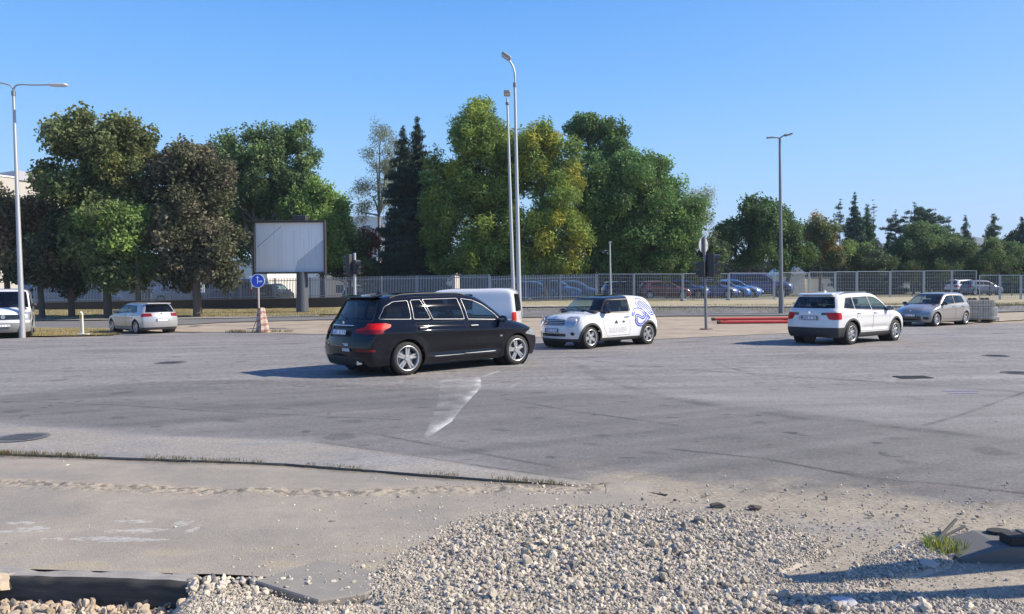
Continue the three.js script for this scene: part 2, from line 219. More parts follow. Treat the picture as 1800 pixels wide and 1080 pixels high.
// the pavement at our feet: dusty asphalt, its old kerb buried under dust, the crack along the road
{
  const front = -4.5, x0 = -7.5, x1 = 2.6, z0 = -8.9, z1 = front, w = 1500, h = 760;
  const line2 = poly2([[-700, 842], [0, 855], [180, 864], [340, 870], [600, 874], [760, 870], [1050, 864]]), edgeL = poly2([[-700, 800], [0, 797], [200, 804], [500, 815], [800, 838], [1060, 857]]);
  const marks = [[245, 938, 60, 5], [235, 922, 35, 4], [160, 952, 90, 4], [60, 935, 30, 5], [40, 925, 40, 4], [320, 925, 18, 10], [235, 955, 60, 4], [30, 940, 60, 3], [340, 935, 10, 12]].map(([a, b, c, d]) => { const p = W2(a, b); return [p[0], p[1], c / 300, d * 0.009]; });
  const pc = rng(31);
  const t = dataTex(w, h, (i, j) => {
    const x = lerp(x0, x1, (i + 0.5) / w), z = lerp(z0, z1, (j + 0.5) / h), n = fbm(x * 1.1, z * 1.6, 2.2, 4), f = fbm(x * 7, z * 7, 5.1, 2);
    let c = [0.245 + n * 0.07, 0.22 + n * 0.06, 0.185 + n * 0.045].map((v) => v * (1 + f * 0.12));
    const d2 = distLine(line2, x, z), l2 = Math.exp(-d2 * d2 / 0.012), beyond = z < -6.6 ? 1 : 0;
    const gr = ss(-4.9, -5.6, z) * ss(0.15, -0.25, n) * 0.5; c = c.map((v, q) => lerp(v, [0.2, 0.19, 0.172][q], gr));
    c = c.map((v, q) => lerp(v, [0.33, 0.285, 0.22][q], clamp(l2 * 1.1 * (0.7 + 1.4 * fbm(x * 3, z * 6, 4.2)))));
    const lo = Math.exp(-Math.pow((d2 - 0.1) / 0.05, 2)) * ss(0.0, 0.3, noise(x * 3, z * 3) + 0.15); c = c.map((v) => v * (1 - 0.3 * lo * beyond * 0));
    const d1 = distLine(edgeL, x, z); c = c.map((v, q) => lerp(v, [0.13, 0.11, 0.07][q], Math.exp(-d1 * d1 / 0.004) * 0.8));
    for (const [mx, mz, ma, mb] of marks) { const e = Math.pow((x - mx) / ma, 2) + Math.pow((z - mz) / mb, 2); if (e < 2) { const k = ss(1.3, 0.2, e + noise(x * 20, z * 40) * 2.2) * 0.5; c = c.map((v, q) => lerp(v, [0.42, 0.415, 0.4][q], k)); } }
    const yl = ss(-5.15, -4.95, z) * ss(0.1, 0.4, noise(x * 2.2, z * 5, 3.3) + 0.12) * 0.35; c = c.map((v, q) => lerp(v, [0.34, 0.29, 0.18][q], yl));
    const rub = Math.exp(-d2 * d2 / 0.01) * ss(0.05, 0.3, fbm(x * 16, z * 22, 2.9, 2) + 0.12), s = (1 + (pc() - 0.5) * 0.3 - (pc() > 0.985 ? 0.35 : 0) + (pc() > 0.985 ? 0.3 : 0)) * (1 - 0.5 * rub) * 1.12; return c.map((v) => v * s);
  }, true);
  t.wrapS = t.wrapT = THREE.ClampToEdgeWrapping;
  const zOn = (l, x) => { for (let i = 1; i < l.length; i++) if (x <= l[i][0]) return lerp(l[i - 1][1], l[i][1], (x - l[i - 1][0]) / (l[i][0] - l[i - 1][0])); return l[l.length - 1][1]; }, nx = 420, nz = 190, g = new THREE.BufferGeometry(), p = [], uv = [], uv1 = [], idx = [];
  const inside = (x, z) => { let a = -1e9; for (let i = 1; i < edgeL.length; i++) if (x >= edgeL[i - 1][0] && x <= edgeL[i][0]) a = lerp(edgeL[i - 1][1], edgeL[i][1], (x - edgeL[i - 1][0]) / (edgeL[i][0] - edgeL[i - 1][0])); return a; };
  for (let i = 0; i <= nx; i++) for (let j = 0; j <= nz; j++) {
    const x = lerp(x0, 1.55, i / nx), e = (inside(x) > -100 ? inside(x) : -6.8) + 0.012 * noise(x * 4, 1.3), zf = frontZ(x), z = lerp(zf, e, j / nz);
    const d2 = distLine(line2, x, z), lz = zOn(line2, x), sd = z - lz, er = Math.exp(-d2 * d2 / 0.012), ridge = 0.024 * er * (0.7 + 0.9 * noise(x * 4.5, 1.7)) + er * 0.03 * fbm(x * 13, z * 17, 3.3, 3) + 0.012 * ss(0.03, -0.03, sd + 0.03 * noise(x * 9, 4.4)) * ss(0.6, 0.1, d2) + 0.012 * fbm(x * 2, z * 2, 6.1) * ss(-4.7, -5.2, z) - 0.045 * ss(0.5, 0.02, z - e) * ss(1.0, 0.2, x), fall = ss(0.9, 1.5, x + noise(z * 2, 3.3) * 0.5);
    p.push(x, 0.012 + ridge + 0.01 - fall * 0.045, z); uv.push((x - x0) / (x1 - x0), (z - z0) / (z1 - z0)); uv1.push(x, z);
    if (i && j) { const c = i * (nz + 1) + j; idx.push(c - nz - 2, c, c - 1, c - nz - 2, c - nz - 1, c); }
  }
  g.setAttribute('position', new THREE.Float32BufferAttribute(p, 3)); g.setAttribute('uv', new THREE.Float32BufferAttribute(uv, 2)); g.setAttribute('uv1', new THREE.Float32BufferAttribute(uv1, 2)); g.setIndex(idx); g.computeVertexNormals();
  if (g.attributes.normal.getY(500) < 0) { for (let i = 0; i < idx.length; i += 3) { const q = idx[i]; idx[i] = idx[i + 1]; idx[i + 1] = q; } g.setIndex(idx); g.computeVertexNormals(); }
  const bump = grain(1.4); bump.channel = 1;
  struct('pavement', g, new THREE.MeshStandardMaterial({ map: t, roughness: 0.95, bumpMap: bump, bumpScale: 0.004 }));
}
// worn white paint in the junction: a flat mark, its edges rubbed away
{
  const pts = [[748, 770], [764, 735], [772, 712], [778, 668], [842, 664], [843, 682], [808, 718], [790, 742]].map((q) => W2(...q)), bb = pts.reduce((b, p) => [Math.min(b[0], p[0]), Math.min(b[1], p[1]), Math.max(b[2], p[0]), Math.max(b[3], p[1])], [9, 9, -99, -99]);
  const right = poly2([[748, 770], [795, 742], [815, 715], [843, 683], [843, 664]]), rr = rng(4);
  const al = dataTex(512, 512, (i, j) => { const x = lerp(bb[0] - 0.3, bb[2] + 0.9, i / 511), z = lerp(bb[1] - 1.6, bb[3] + 0.3, j / 511), d = sdPoly(pts, x, z), k = distLine(right, x, z), n = fbm(x * 3, z * 1.6, 1.1, 4); let v = d < 0.03 ? 0.1 + 0.75 * Math.exp(-k * k / 0.012) * (0.6 + n) + n * 0.5 : 0; const x2 = distLine(poly2ext, x, z); if (x2 < 0.1) v = Math.max(v, 0.45 * ss(0.1, 0.02, x2) * (0.5 + n * 2)); v *= 0.6 + 0.5 * rr(); return [v, v, v]; });
  al.wrapS = al.wrapT = THREE.ClampToEdgeWrapping;
  const g = new THREE.PlaneGeometry(bb[2] - bb[0] + 1.2, bb[3] - bb[1] + 1.9).rotateX(-Math.PI / 2).translate((bb[0] + bb[2] + 0.6) / 2, 0.004, (bb[1] + bb[3] - 1.3) / 2), ua = g.attributes.uv; for (let i = 0; i < ua.count; i++) ua.setY(i, 1 - ua.getY(i));
  struct('road_marking', g, new THREE.MeshStandardMaterial({ color: new THREE.Color().setRGB(0.62, 0.62, 0.6), roughness: 0.8, alphaMap: al, transparent: true }));
}

{ const lt = dataTex(128, 32, (i, j) => { const v = 0.55 * ss(-0.1, 0.3, fbm(i * 0.09, j * 0.2, 3.3, 3)) * (0.5 + rg()); return [v, v, v]; }); lt.wrapS = lt.wrapT = THREE.ClampToEdgeWrapping;
  for (const [px, py, w, d, ry] of [[236, 597, 1.7, 0.22, 0.12], [12, 603, 1.3, 0.3, 0.1], [30, 612, 1.6, 0.25, 0.1], [705, 671, 0.1, 0.7, 0], [905, 678, 0.12, 1.0, 0.3]]) { const p = G(px, py), m = struct('road_marking', new THREE.PlaneGeometry(w, d).rotateX(-Math.PI / 2).rotateY(-ry).translate(p.x, 0.0045, p.z), new THREE.MeshStandardMaterial({ color: new THREE.Color().setRGB(0.55, 0.55, 0.53), roughness: 0.8, alphaMap: lt, transparent: true })); void m; } }
// ------------------------------------------------------------------ cars: a body meshed from its side, plan and front outlines, then cut into panels
function sdf2(pts, x0, x1, y0, y1, res) {                     // signed distance to a polygon, on a grid
  const nx = Math.ceil((x1 - x0) / res) + 2, ny = Math.ceil((y1 - y0) / res) + 2, a = new Float32Array(nx * ny);
  for (let j = 0; j < ny; j++) for (let i = 0; i < nx; i++) a[j * nx + i] = sdPoly(pts, x0 + i * res, y0 + j * res);
  return (x, y) => {
    const u = clamp((x - x0) / res, 0, nx - 1.001), v = clamp((y - y0) / res, 0, ny - 1.001), i = u | 0, j = v | 0, fu = u - i, fv = v - j, k = j * nx + i;
    return (a[k] * (1 - fu) + a[k + 1] * fu) * (1 - fv) + (a[k + nx] * (1 - fu) + a[k + nx + 1] * fu) * fv;
  };
}
function sdPoly(p, x, y) {
  let d = 1e9, s = 1;
  for (let i = 0, j = p.length - 1; i < p.length; j = i, i++) {
    const ax = p[i][0], ay = p[i][1], bx_ = p[j][0], by = p[j][1], ex = bx_ - ax, ey = by - ay, wx = x - ax, wy = y - ay;
    const t = clamp((wx * ex + wy * ey) / (ex * ex + ey * ey + 1e-12)), qx = wx - ex * t, qy = wy - ey * t; d = Math.min(d, qx * qx + qy * qy);
    const c1 = y >= ay, c2 = y < by, c3 = ex * wy > ey * wx;
    if ((c1 && c2 && c3) || (!c1 && !c2 && !c3)) s = -s;
  }
  return s * Math.sqrt(d);
}
function smoothLine(pts, n) { return new THREE.CatmullRomCurve3(pts.map((p) => V(p[0], p[1], 0)), false, 'centripetal').getSpacedPoints(n).map((p) => [p.x, p.y]); }
const smax = (a, b, k) => { const h = Math.max(k - Math.abs(a - b), 0) / k; return Math.max(a, b) + h * h * k * 0.25; };

function shell(S) {                                           // surface nets, pulled onto the true surface
  const top = smoothLine(S.top, 140), poly = [...top, [S.top[S.top.length - 1][0] - 0.1, S.floor], [S.top[0][0] + 0.1, S.floor]];
  const xr = Math.min(...top.map((p) => p[0])), xf = Math.max(...top.map((p) => p[0])), hw = S.W / 2;
  const prof = sdf2(poly, xr - 0.5, xf + 0.5, -0.1, S.H + 0.4, 0.02);
  const sec = smoothLine(S.sec, 120), N = 220, tab = new Float32Array(N + 1);
  for (let i = 0; i <= N; i++) { const y = i * 0.01; let k = 0; while (k < sec.length - 2 && y > sec[k + 1][0]) k++; const t = clamp((y - sec[k][0]) / (sec[k + 1][0] - sec[k][0] + 1e-9)); tab[i] = lerp(sec[k][1], sec[k + 1][1], t); }
  const wy = (y) => { const u = clamp(y * 100, 0, N - 1), i = u | 0; return lerp(tab[i], tab[i + 1], u - i); };
  const wb = S.wb / 2, R = S.R;
  const width = (x, y) => {
    let w = wy(y);
    const tf = clamp((x - wb * 0.6) / (xf - wb * 0.6)), tr = clamp((-x - wb * 0.6) / (-xr - wb * 0.6));
    w -= S.taperF * tf * tf + S.taperR * tr * tr;
    for (const ax of [wb, -wb]) { const r = Math.hypot(x - ax, y - R); w += S.flare * (1 - ss(R + 0.06, R + 0.2, r)) * ss(R - 0.3, R - 0.05, r); }
    if (S.crease) { const yc = S.crease[0] + S.crease[1] * x, t = (y - yc) / 0.07; w += S.crease[2] * Math.exp(-t * t) * ss(xr, xr + 0.7, x) * ss(xf, xf - 0.9, x); }
    if (S.low) { const t = (y - S.low[0]) / 0.07; w -= S.low[1] * Math.exp(-t * t) * ss(-wb + 0.35, -wb + 0.7, x) * ss(wb - 0.35, wb - 0.7, x); }
    return w;
  };
  const fn = (x, y, z) => {
    const c = Math.abs(z) / hw, c2 = Math.pow(c, 2.4);
    const X = x + S.bowF * c2 * ss(0, xf * 0.8, x) - S.bowR * c2 * ss(0, xr * 0.8, x), Y = y + S.crown * c * c * ss(0.6, 0.95, y);
    return smax(prof(X, Y), Math.abs(z) - width(x, y), lerp(0.06, S.round, ss(0.7, 1.1, y)));
  };
  const c = S.cell, nz = Math.ceil((hw + 0.08) / c) * 2, x0 = xr - 2 * c, nx = Math.ceil((xf - x0) / c) + 3, y0 = S.floor - 2 * c, ny = Math.ceil((S.H - y0) / c) + 3, z0 = -nz / 2 * c;
  const val = new Float32Array((nx + 1) * (ny + 1) * (nz + 1)), id = (i, j, k) => (k * (ny + 1) + j) * (nx + 1) + i;
  for (let k = 0; k <= nz; k++) for (let j = 0; j <= ny; j++) for (let i = 0; i <= nx; i++) val[id(i, j, k)] = fn(x0 + i * c, y0 + j * c, z0 + k * c);
  const vert = new Int32Array(val.length).fill(-1), P = [], Nn = [];
  const corners = [[0, 0, 0], [1, 0, 0], [0, 1, 0], [1, 1, 0], [0, 0, 1], [1, 0, 1], [0, 1, 1], [1, 1, 1]], edges = [[0, 1], [2, 3], [4, 5], [6, 7], [0, 2], [1, 3], [4, 6], [5, 7], [0, 4], [1, 5], [2, 6], [3, 7]];
  const grad = (x, y, z) => { const e = 0.006; const g = [fn(x + e, y, z) - fn(x - e, y, z), fn(x, y + e, z) - fn(x, y - e, z), fn(x, y, z + e) - fn(x, y, z - e)]; return g.map((v) => v / (2 * e)); };
  for (let k = 0; k < nz; k++) for (let j = 0; j < ny; j++) for (let i = 0; i < nx; i++) {
    const v = corners.map(([a, b, d]) => val[id(i + a, j + b, k + d)]); let neg = 0; for (const q of v) if (q < 0) neg++;
    if (neg === 0 || neg === 8) continue;
    let sx = 0, sy = 0, sz = 0, n = 0;
    for (const [a, b] of edges) if ((v[a] < 0) !== (v[b] < 0)) { const t = v[a] / (v[a] - v[b]); sx += lerp(corners[a][0], corners[b][0], t); sy += lerp(corners[a][1], corners[b][1], t); sz += lerp(corners[a][2], corners[b][2], t); n++; }
    let x = x0 + (i + sx / n) * c, y = y0 + (j + sy / n) * c, z = z0 + (k + sz / n) * c, g;
    for (let it = 0; it < 3; it++) { g = grad(x, y, z); const l2 = g[0] * g[0] + g[1] * g[1] + g[2] * g[2] + 1e-9, f = clamp(fn(x, y, z) / l2, -0.02, 0.02); x -= g[0] * f; y -= g[1] * f; z -= g[2] * f; }
    g = grad(x, y, z); const l = Math.hypot(...g) || 1;
    vert[id(i, j, k)] = P.length / 3; P.push(x, y, z); Nn.push(g[0] / l, g[1] / l, g[2] / l);
  }
  const p = [], n = [];
  const tri = (a, b, d) => { for (const q of [a, b, d]) { p.push(P[q * 3], P[q * 3 + 1], P[q * 3 + 2]); n.push(Nn[q * 3], Nn[q * 3 + 1], Nn[q * 3 + 2]); } };
  const quad = (a, b, d, e, flip) => { if (a < 0 || b < 0 || d < 0 || e < 0) return; if (flip) { tri(a, d, b); tri(a, e, d); } else { tri(a, b, d); tri(a, d, e); } };
  for (let k = 1; k < nz; k++) for (let j = 1; j < ny; j++) for (let i = 1; i < nx; i++) {
    const a = val[id(i, j, k)] < 0;
    if (a !== val[id(i + 1, j, k)] < 0) quad(vert[id(i, j, k)], vert[id(i, j - 1, k)], vert[id(i, j - 1, k - 1)], vert[id(i, j, k - 1)], a);
    if (a !== val[id(i, j + 1, k)] < 0) quad(vert[id(i, j, k)], vert[id(i, j, k - 1)], vert[id(i - 1, j, k - 1)], vert[id(i - 1, j, k)], a);
    if (a !== val[id(i, j, k + 1)] < 0) quad(vert[id(i, j, k)], vert[id(i - 1, j, k)], vert[id(i - 1, j - 1, k)], vert[id(i, j - 1, k)], a);
  }
  // make the faces wind outwards
  for (let t = 0; t < p.length; t += 9) {
    const ux = p[t + 3] - p[t], uy = p[t + 4] - p[t + 1], uz = p[t + 5] - p[t + 2], vx = p[t + 6] - p[t], vy = p[t + 7] - p[t + 1], vz = p[t + 8] - p[t + 2];
    if ((uy * vz - uz * vy) * n[t] + (uz * vx - ux * vz) * n[t + 1] + (ux * vy - uy * vx) * n[t + 2] < 0) for (let q = 0; q < 3; q++) { let s = p[t + 3 + q]; p[t + 3 + q] = p[t + 6 + q]; p[t + 6 + q] = s; s = n[t + 3 + q]; n[t + 3 + q] = n[t + 6 + q]; n[t + 6 + q] = s; }
  }
  return { p, n, fn, width, xr, xf, prof };
}
function split(m, f) {                                        // [where f < 0, where f > 0], cut exactly along f = 0
  const a = { p: [], n: [] }, b = { p: [], n: [] }, P = m.p, N = m.n;
  const put = (o, q) => { o.p.push(q[0], q[1], q[2]); o.n.push(q[3], q[4], q[5]); };
  for (let t = 0; t < P.length; t += 9) {
    const v = [], d = [];
    for (let k = 0; k < 3; k++) { const o = t + k * 3; v.push([P[o], P[o + 1], P[o + 2], N[o], N[o + 1], N[o + 2]]); d.push(f(P[o], P[o + 1], P[o + 2], N[o], N[o + 1], N[o + 2]) || 1e-9); }
    const s = (d[0] < 0) + (d[1] < 0) + (d[2] < 0);
    if (s === 3) { v.forEach((q) => put(a, q)); continue; } if (s === 0) { v.forEach((q) => put(b, q)); continue; }
    for (const [o, sg] of [[a, -1], [b, 1]]) {
      const out = [];
      for (let k = 0; k < 3; k++) { const l = (k + 1) % 3; if (d[k] * sg > 0) out.push(v[k]); if ((d[k] < 0) !== (d[l] < 0)) { const u = d[k] / (d[k] - d[l]); out.push(v[k].map((x, q) => x + (v[l][q] - x) * u)); } }
      for (let k = 1; k + 1 < out.length; k++) { put(o, out[0]); put(o, out[k]); put(o, out[k + 1]); }
    }
  }
  return [a, b];
}
function soup(m, off = 0, uvf) {
  const g = new THREE.BufferGeometry(), p = new Float32Array(m.p.length), n = new Float32Array(m.n), uv = new Float32Array(m.p.length / 3 * 2);
  for (let i = 0; i < p.length; i++) p[i] = m.p[i] + off * n[i];
  if (uvf) for (let i = 0; i < p.length / 3; i++) { const q = uvf(m.p[i * 3], m.p[i * 3 + 1], m.p[i * 3 + 2]); uv[i * 2] = q[0]; uv[i * 2 + 1] = q[1]; }
  g.setAttribute('position', new THREE.BufferAttribute(p, 3)); g.setAttribute('normal', new THREE.BufferAttribute(n, 3)); g.setAttribute('uv', new THREE.BufferAttribute(uv, 2));
  return g;
}
const both = (a, b) => ({ p: a.p.concat(b.p), n: a.n.concat(b.n) });

const M = {
  glass: phys(0.55, 0.66, 0.68, { roughness: 0.02, transmission: 1, thickness: 0, ior: 1.5 }),
  tint: phys(0.16, 0.18, 0.2, { roughness: 0.02, transmission: 1, thickness: 0, ior: 1.5 }),
  trim: mat(0.018, 0.018, 0.02, 0.45), chrome: mat(0.75, 0.76, 0.78, 0.16, 1), plastic: mat(0.03, 0.031, 0.033, 0.62), rubber: mat(0.022, 0.022, 0.023, 0.85), lining: mat(0.035, 0.036, 0.04, 0.9), seat: mat(0.05, 0.05, 0.055, 0.85),
  chromeTrim: mat(0.3, 0.31, 0.33, 0.5, 0.7), alloy: mat(0.42, 0.43, 0.45, 0.35, 0.7), alloyDark: mat(0.05, 0.05, 0.055, 0.4, 0.3), disc: mat(0.25, 0.25, 0.26, 0.4, 0.8), red: phys(0.5, 0.006, 0.008, { roughness: 0.3, specularIntensity: 0.4, clearcoat: 0.35, clearcoatRoughness: 0.03 }), redDark: phys(0.17, 0.006, 0.01, { roughness: 0.3, specularIntensity: 0.4, clearcoat: 0.4 }),
  lamp: phys(0.4, 0.42, 0.45, { roughness: 0.18, metalness: 0.5, clearcoat: 1, clearcoatRoughness: 0.02 }), amber: phys(0.6, 0.2, 0.03, { roughness: 0.2, clearcoat: 1 }), black: phys(0.01, 0.01, 0.012, { roughness: 0.12, clearcoat: 1, clearcoatRoughness: 0.04 }), seam: mat(0.012, 0.012, 0.013, 0.8),
};
const plateTex = (seed, light) => canvasTex(256, 64, (c, w, h) => {
  const r = rng(seed); c.fillStyle = light ? '#e9ebee' : '#dcdfe6'; c.fillRect(0, 0, w, h); c.strokeStyle = '#20242c'; c.lineWidth = 4; c.strokeRect(3, 3, w - 6, h - 6); c.fillStyle = '#1f3f9c'; c.fillRect(6, 6, 22, h - 12); c.fillStyle = '#23262d';
  for (let i = 0; i < 8; i++) { if (i === 3 || i === 5) { continue; } const x = 40 + i * 26; c.fillRect(x, 16, 5, 34); if (r() > 0.4) c.fillRect(x + 12, 16, 5, 34); if (r() > 0.3) c.fillRect(x, 16, 16, 5); if (r() > 0.3) c.fillRect(x, 45, 16, 5); if (r() > 0.5) c.fillRect(x, 30, 16, 5); }
});

function wheelGeo(R, w, rimR, style) {                        // axle along z, outer face at +z
  const L = (pts) => new THREE.LatheGeometry(pts.map((p) => new THREE.Vector2(p[0], p[1])), 40).rotateX(Math.PI / 2);
  const tyre = L([[rimR - 0.015, -w / 2 + 0.01], [rimR + 0.01, -w / 2], [R - 0.04, -w / 2 - 0.002], [R - 0.008, -w / 2 + 0.025], [R, -w / 2 + 0.05], [R, w / 2 - 0.05], [R - 0.008, w / 2 - 0.025], [R - 0.04, w / 2 + 0.002], [rimR + 0.01, w / 2], [rimR - 0.015, w / 2 - 0.01]]);
  const rim = [L([[rimR - 0.02, -w / 2 + 0.02], [rimR - 0.03, 0], [rimR - 0.02, w / 2 - 0.03], [rimR + 0.004, w / 2 - 0.006], [rimR + 0.006, w / 2 + 0.004], [rimR - 0.012, w / 2 + 0.004], [rimR - 0.022, w / 2 - 0.012]])];
  const zf = w / 2 - 0.02, hub = new THREE.CylinderGeometry(0.055, 0.065, 0.04, 18).rotateX(Math.PI / 2).translate(0, 0, zf - 0.012); rim.push(hub);
  const spoke = (a, w0, w1, off = 0, skew = 0) => { const s = new THREE.Shape(); s.moveTo(-w0 / 2 + off * 0.5, 0.03); s.lineTo(-w1 / 2 + off + skew, rimR - 0.01); s.lineTo(w1 / 2 + off + skew, rimR - 0.01); s.lineTo(w0 / 2 + off * 0.5, 0.03); const g = new THREE.ExtrudeGeometry(s, { depth: 0.022, bevelEnabled: true, bevelSize: 0.006, bevelThickness: 0.006, bevelSegments: 1 }); g.translate(0, 0, zf - 0.036); g.rotateZ(a); rim.push(g); };
  const n = style.n; for (let i = 0; i < n; i++) { const a = i / n * Math.PI * 2 + (style.turn || 0); if (style.double) { spoke(a, 0.035, 0.034, -style.double); spoke(a, 0.035, 0.034, style.double); } else spoke(a, style.w0, style.w1, 0, style.skew || 0); }
  return { tyre, rim: merge(rim), back: new THREE.CylinderGeometry(rimR - 0.02, rimR - 0.02, 0.02, 30).rotateX(Math.PI / 2).translate(0, 0, -0.02), disc: new THREE.CylinderGeometry(rimR * 0.66, rimR * 0.66, 0.02, 24).rotateX(Math.PI / 2).translate(0, 0, w / 2 - 0.09) };
}

function makeCar(S, name, label, group) {
  const car = thing(name, label, S.category || 'car', V(0, 0, 0), 0, group), sh = shell(S), hw = S.W / 2, wb = S.wb / 2, paint = S.paint;
  let rest = { p: sh.p, n: sh.n }, piece;
  const cut = (f) => { [piece, rest] = split(rest, f); return piece; };
  const side = (poly, grow = 0, zMin = 0.42) => (x, y, z) => Math.max(sdPoly(poly, x, y) - grow, zMin - Math.abs(z));
  // wheel openings
  for (const ax of [wb, -wb]) cut((x, y, z) => Math.max(Math.hypot(x - ax, y - S.R) - S.arch, hw - 0.32 - Math.abs(z)));
  // windscreen and rear window
  const lining = [];
  const pane = (nm, f, m, frame = 0.022) => { cut((...q) => f(...q) - frame); let a, b; [a, b] = split(piece, f); if (b.p.length) part(car, 'window_seal', soup(b, -0.002), M.trim); if (a.p.length) part(car, nm, soup(a, -0.006), m); };
  const wide = S.screenIn;
  pane('windscreen', (x, y, z) => Math.max(S.screen[0] - y, y - S.screen[1], Math.abs(z) - sh.width(x, y) + wide, S.screen[2] - x), S.screenMat || M.glass);
  if (S.rearGlass) pane('rear_window', (x, y, z) => Math.max(S.rearGlass[0] - y, y - S.rearGlass[1], Math.abs(z) - sh.width(x, y) + S.rearGlass[3], x - S.rearGlass[2]), M.tint);
  for (const [nm, poly, m, frame] of S.windows) {
    cut(side(poly, frame ?? 0.02)); let a, b; [a, b] = split(piece, side(poly));
    for (const s of [1, -1]) {
      const a1 = split(a, (x, y, z) => -s * z)[0], b1 = split(b, (x, y, z) => -s * z)[0];
      if (b1.p.length) part(car, 'window_trim', soup(b1, 0.002), S.windowTrim || M.trim); if (a1.p.length) part(car, nm, soup(a1, -0.006), m);
    }
  }
  // lamps, grilles, panels of other materials
  for (const [nm, m, f, off, uvf, split2] of S.cuts || []) {
    cut(f); if (!piece.p.length) continue;
    if (split2) for (const s of [1, -1]) { const a = split(piece, (x, y, z) => -s * z)[0]; if (a.p.length) part(car, nm, soup(a, off || 0, uvf), m); }
    else part(car, nm, soup(piece, off || 0, uvf), m);
  }
  // doors with their gaps
  const seam = [];
  for (const poly of S.doors || []) {
    const f = side(poly, 0, 0.5); let a, b;
    cut((...q) => f(...q) - 0.005); [a, b] = split(piece, (...q) => f(...q) + 0.005); seam.push(b);
    for (const s of [1, -1]) { const d = split(a, (x, y, z) => -s * z)[0]; if (d.p.length) { const dm = part(car, 'door', soup(d, 0, S.doorUV && S.doorUV(s)), S.doorMat ? S.doorMat(poly) : paint); const hx = poly[0][0] + 0.14, hy = S.handleY; if (S.handleY) part(dm, 'handle', handleGeo(sh, hx, hy, s), S.handleMat || paint); } }
  }
  for (const line of S.lines || []) { cut((...q) => line(...q) - 0.004); const k = split(piece, (...q) => line(...q) + 0.004); seam.push(k[1]); rest = both(rest, k[0]); }
  if (seam.length) part(car, 'panel_gap', merge(seam.filter((q) => q.p.length).map((q) => soup(q, -0.003))), M.seam);
  part(car, 'body', soup(rest), paint);
  // inside: lining, seats, dashboard, wheel wells
  const inn = split(rest, (x, y, z) => 0.55 - y)[0];
  const lg = soup(inn, -0.03); lining.push(lg);
  for (const k of S.doors || []) void k;
  for (const c of car.children) if (c.name === 'door') { const g = c.geometry.clone(), pa = g.attributes.position, na = g.attributes.normal; for (let i = 0; i < pa.count; i++) pa.setXYZ(i, pa.getX(i) - na.getX(i) * 0.03, pa.getY(i) - na.getY(i) * 0.03, pa.getZ(i) - na.getZ(i) * 0.03); lining.push(g); }
  const fl = S.seatY ?? 0.45;
  lining.push(bx(S.wb + 0.7, 0.04, S.W - 0.3, 0, fl - 0.1, 0), rb(0.4, 0.3, S.W - 0.34, 0.08, S.dash, S.screen[0] - 0.17, 0));
  part(car, 'interior', lining, M.lining);
  for (const z of [0.37, -0.37]) part(car, 'front_seat', [rb(0.52, 0.16, 0.5, 0.06, S.seatX, fl + 0.1, z), rb(0.14, 0.6, 0.5, 0.06, S.seatX - 0.3, fl + 0.42, z, 0, 0, 0.2), rb(0.1, 0.18, 0.26, 0.045, S.seatX - 0.4, fl + 0.84, z, 0, 0, 0.15)], M.seat);
  if (S.rearSeat !== false) part(car, 'rear_seat', [rb(0.5, 0.16, 1.2, 0.06, S.seatX - 0.95, fl + 0.1, 0), rb(0.14, 0.55, 1.2, 0.06, S.seatX - 1.25, fl + 0.4, 0, 0, 0, 0.25), ...[-0.4, 0.4].map((z) => rb(0.1, 0.16, 0.24, 0.045, S.seatX - 1.34, fl + 0.76, z, 0, 0, 0.2))], M.seat);
  part(car, 'steering_wheel', new THREE.TorusGeometry(0.18, 0.018, 8, 24).rotateY(Math.PI / 2).rotateZ(0.4).translate(S.dash - 0.33, S.screen[0] - 0.1, -0.37), M.plastic);
  const well = []; for (const ax of [wb, -wb]) for (const s of [1, -1]) { well.push(new THREE.CylinderGeometry(S.arch + 0.01, S.arch + 0.01, 0.34, 28, 1, true, 0, Math.PI * 2).rotateX(Math.PI / 2).translate(ax, S.R, s * (hw - 0.25)), new THREE.CircleGeometry(S.arch + 0.01, 28).translate(ax, S.R, s * (hw - 0.41))); }
  for (let i = 0; i < 4; i++) part(car, 'wheel_well', well.slice(i * 2, i * 2 + 2), M.trim);
  part(car, 'underbody', [bx(S.wb - 2 * S.arch, 0.06, S.W - 0.25, 0, S.floor + 0.01, 0), bx(S.wb + 0.8, 0.1, S.W - 0.85, 0, S.floor + 0.06, 0), bar(V(wb, S.R, -hw + 0.2), V(wb, S.R, hw - 0.2), 0.04), bar(V(-wb, S.R, -hw + 0.2), V(-wb, S.R, hw - 0.2), 0.05)], M.trim);
  // wheels
  const wg = wheelGeo(S.R, S.tyreW || 0.215, S.rimR, S.rim);
  for (const ax of [wb, -wb]) for (const s of [1, -1]) {
    const wh = new THREE.Group(); wh.name = 'wheel'; wh.position.set(ax, S.R, s * (hw - 0.02 - (S.tyreW || 0.215) / 2 + (S.wheelOut || 0))); if (s < 0) wh.rotation.y = Math.PI; if (ax > 0 && S.steer) wh.rotation.y += S.steer; car.add(wh);
    part(wh, 'tyre', wg.tyre, M.rubber); part(wh, 'rim', wg.rim, S.rimMat || M.alloy); part(wh, 'hub', wg.back, M.trim); part(wh, 'brake_disc', wg.disc, M.disc);
    wh.children.forEach((c) => { if (c.name === 'rim' || c.name === 'tyre') c.rotation.z = ax + s; });
  }
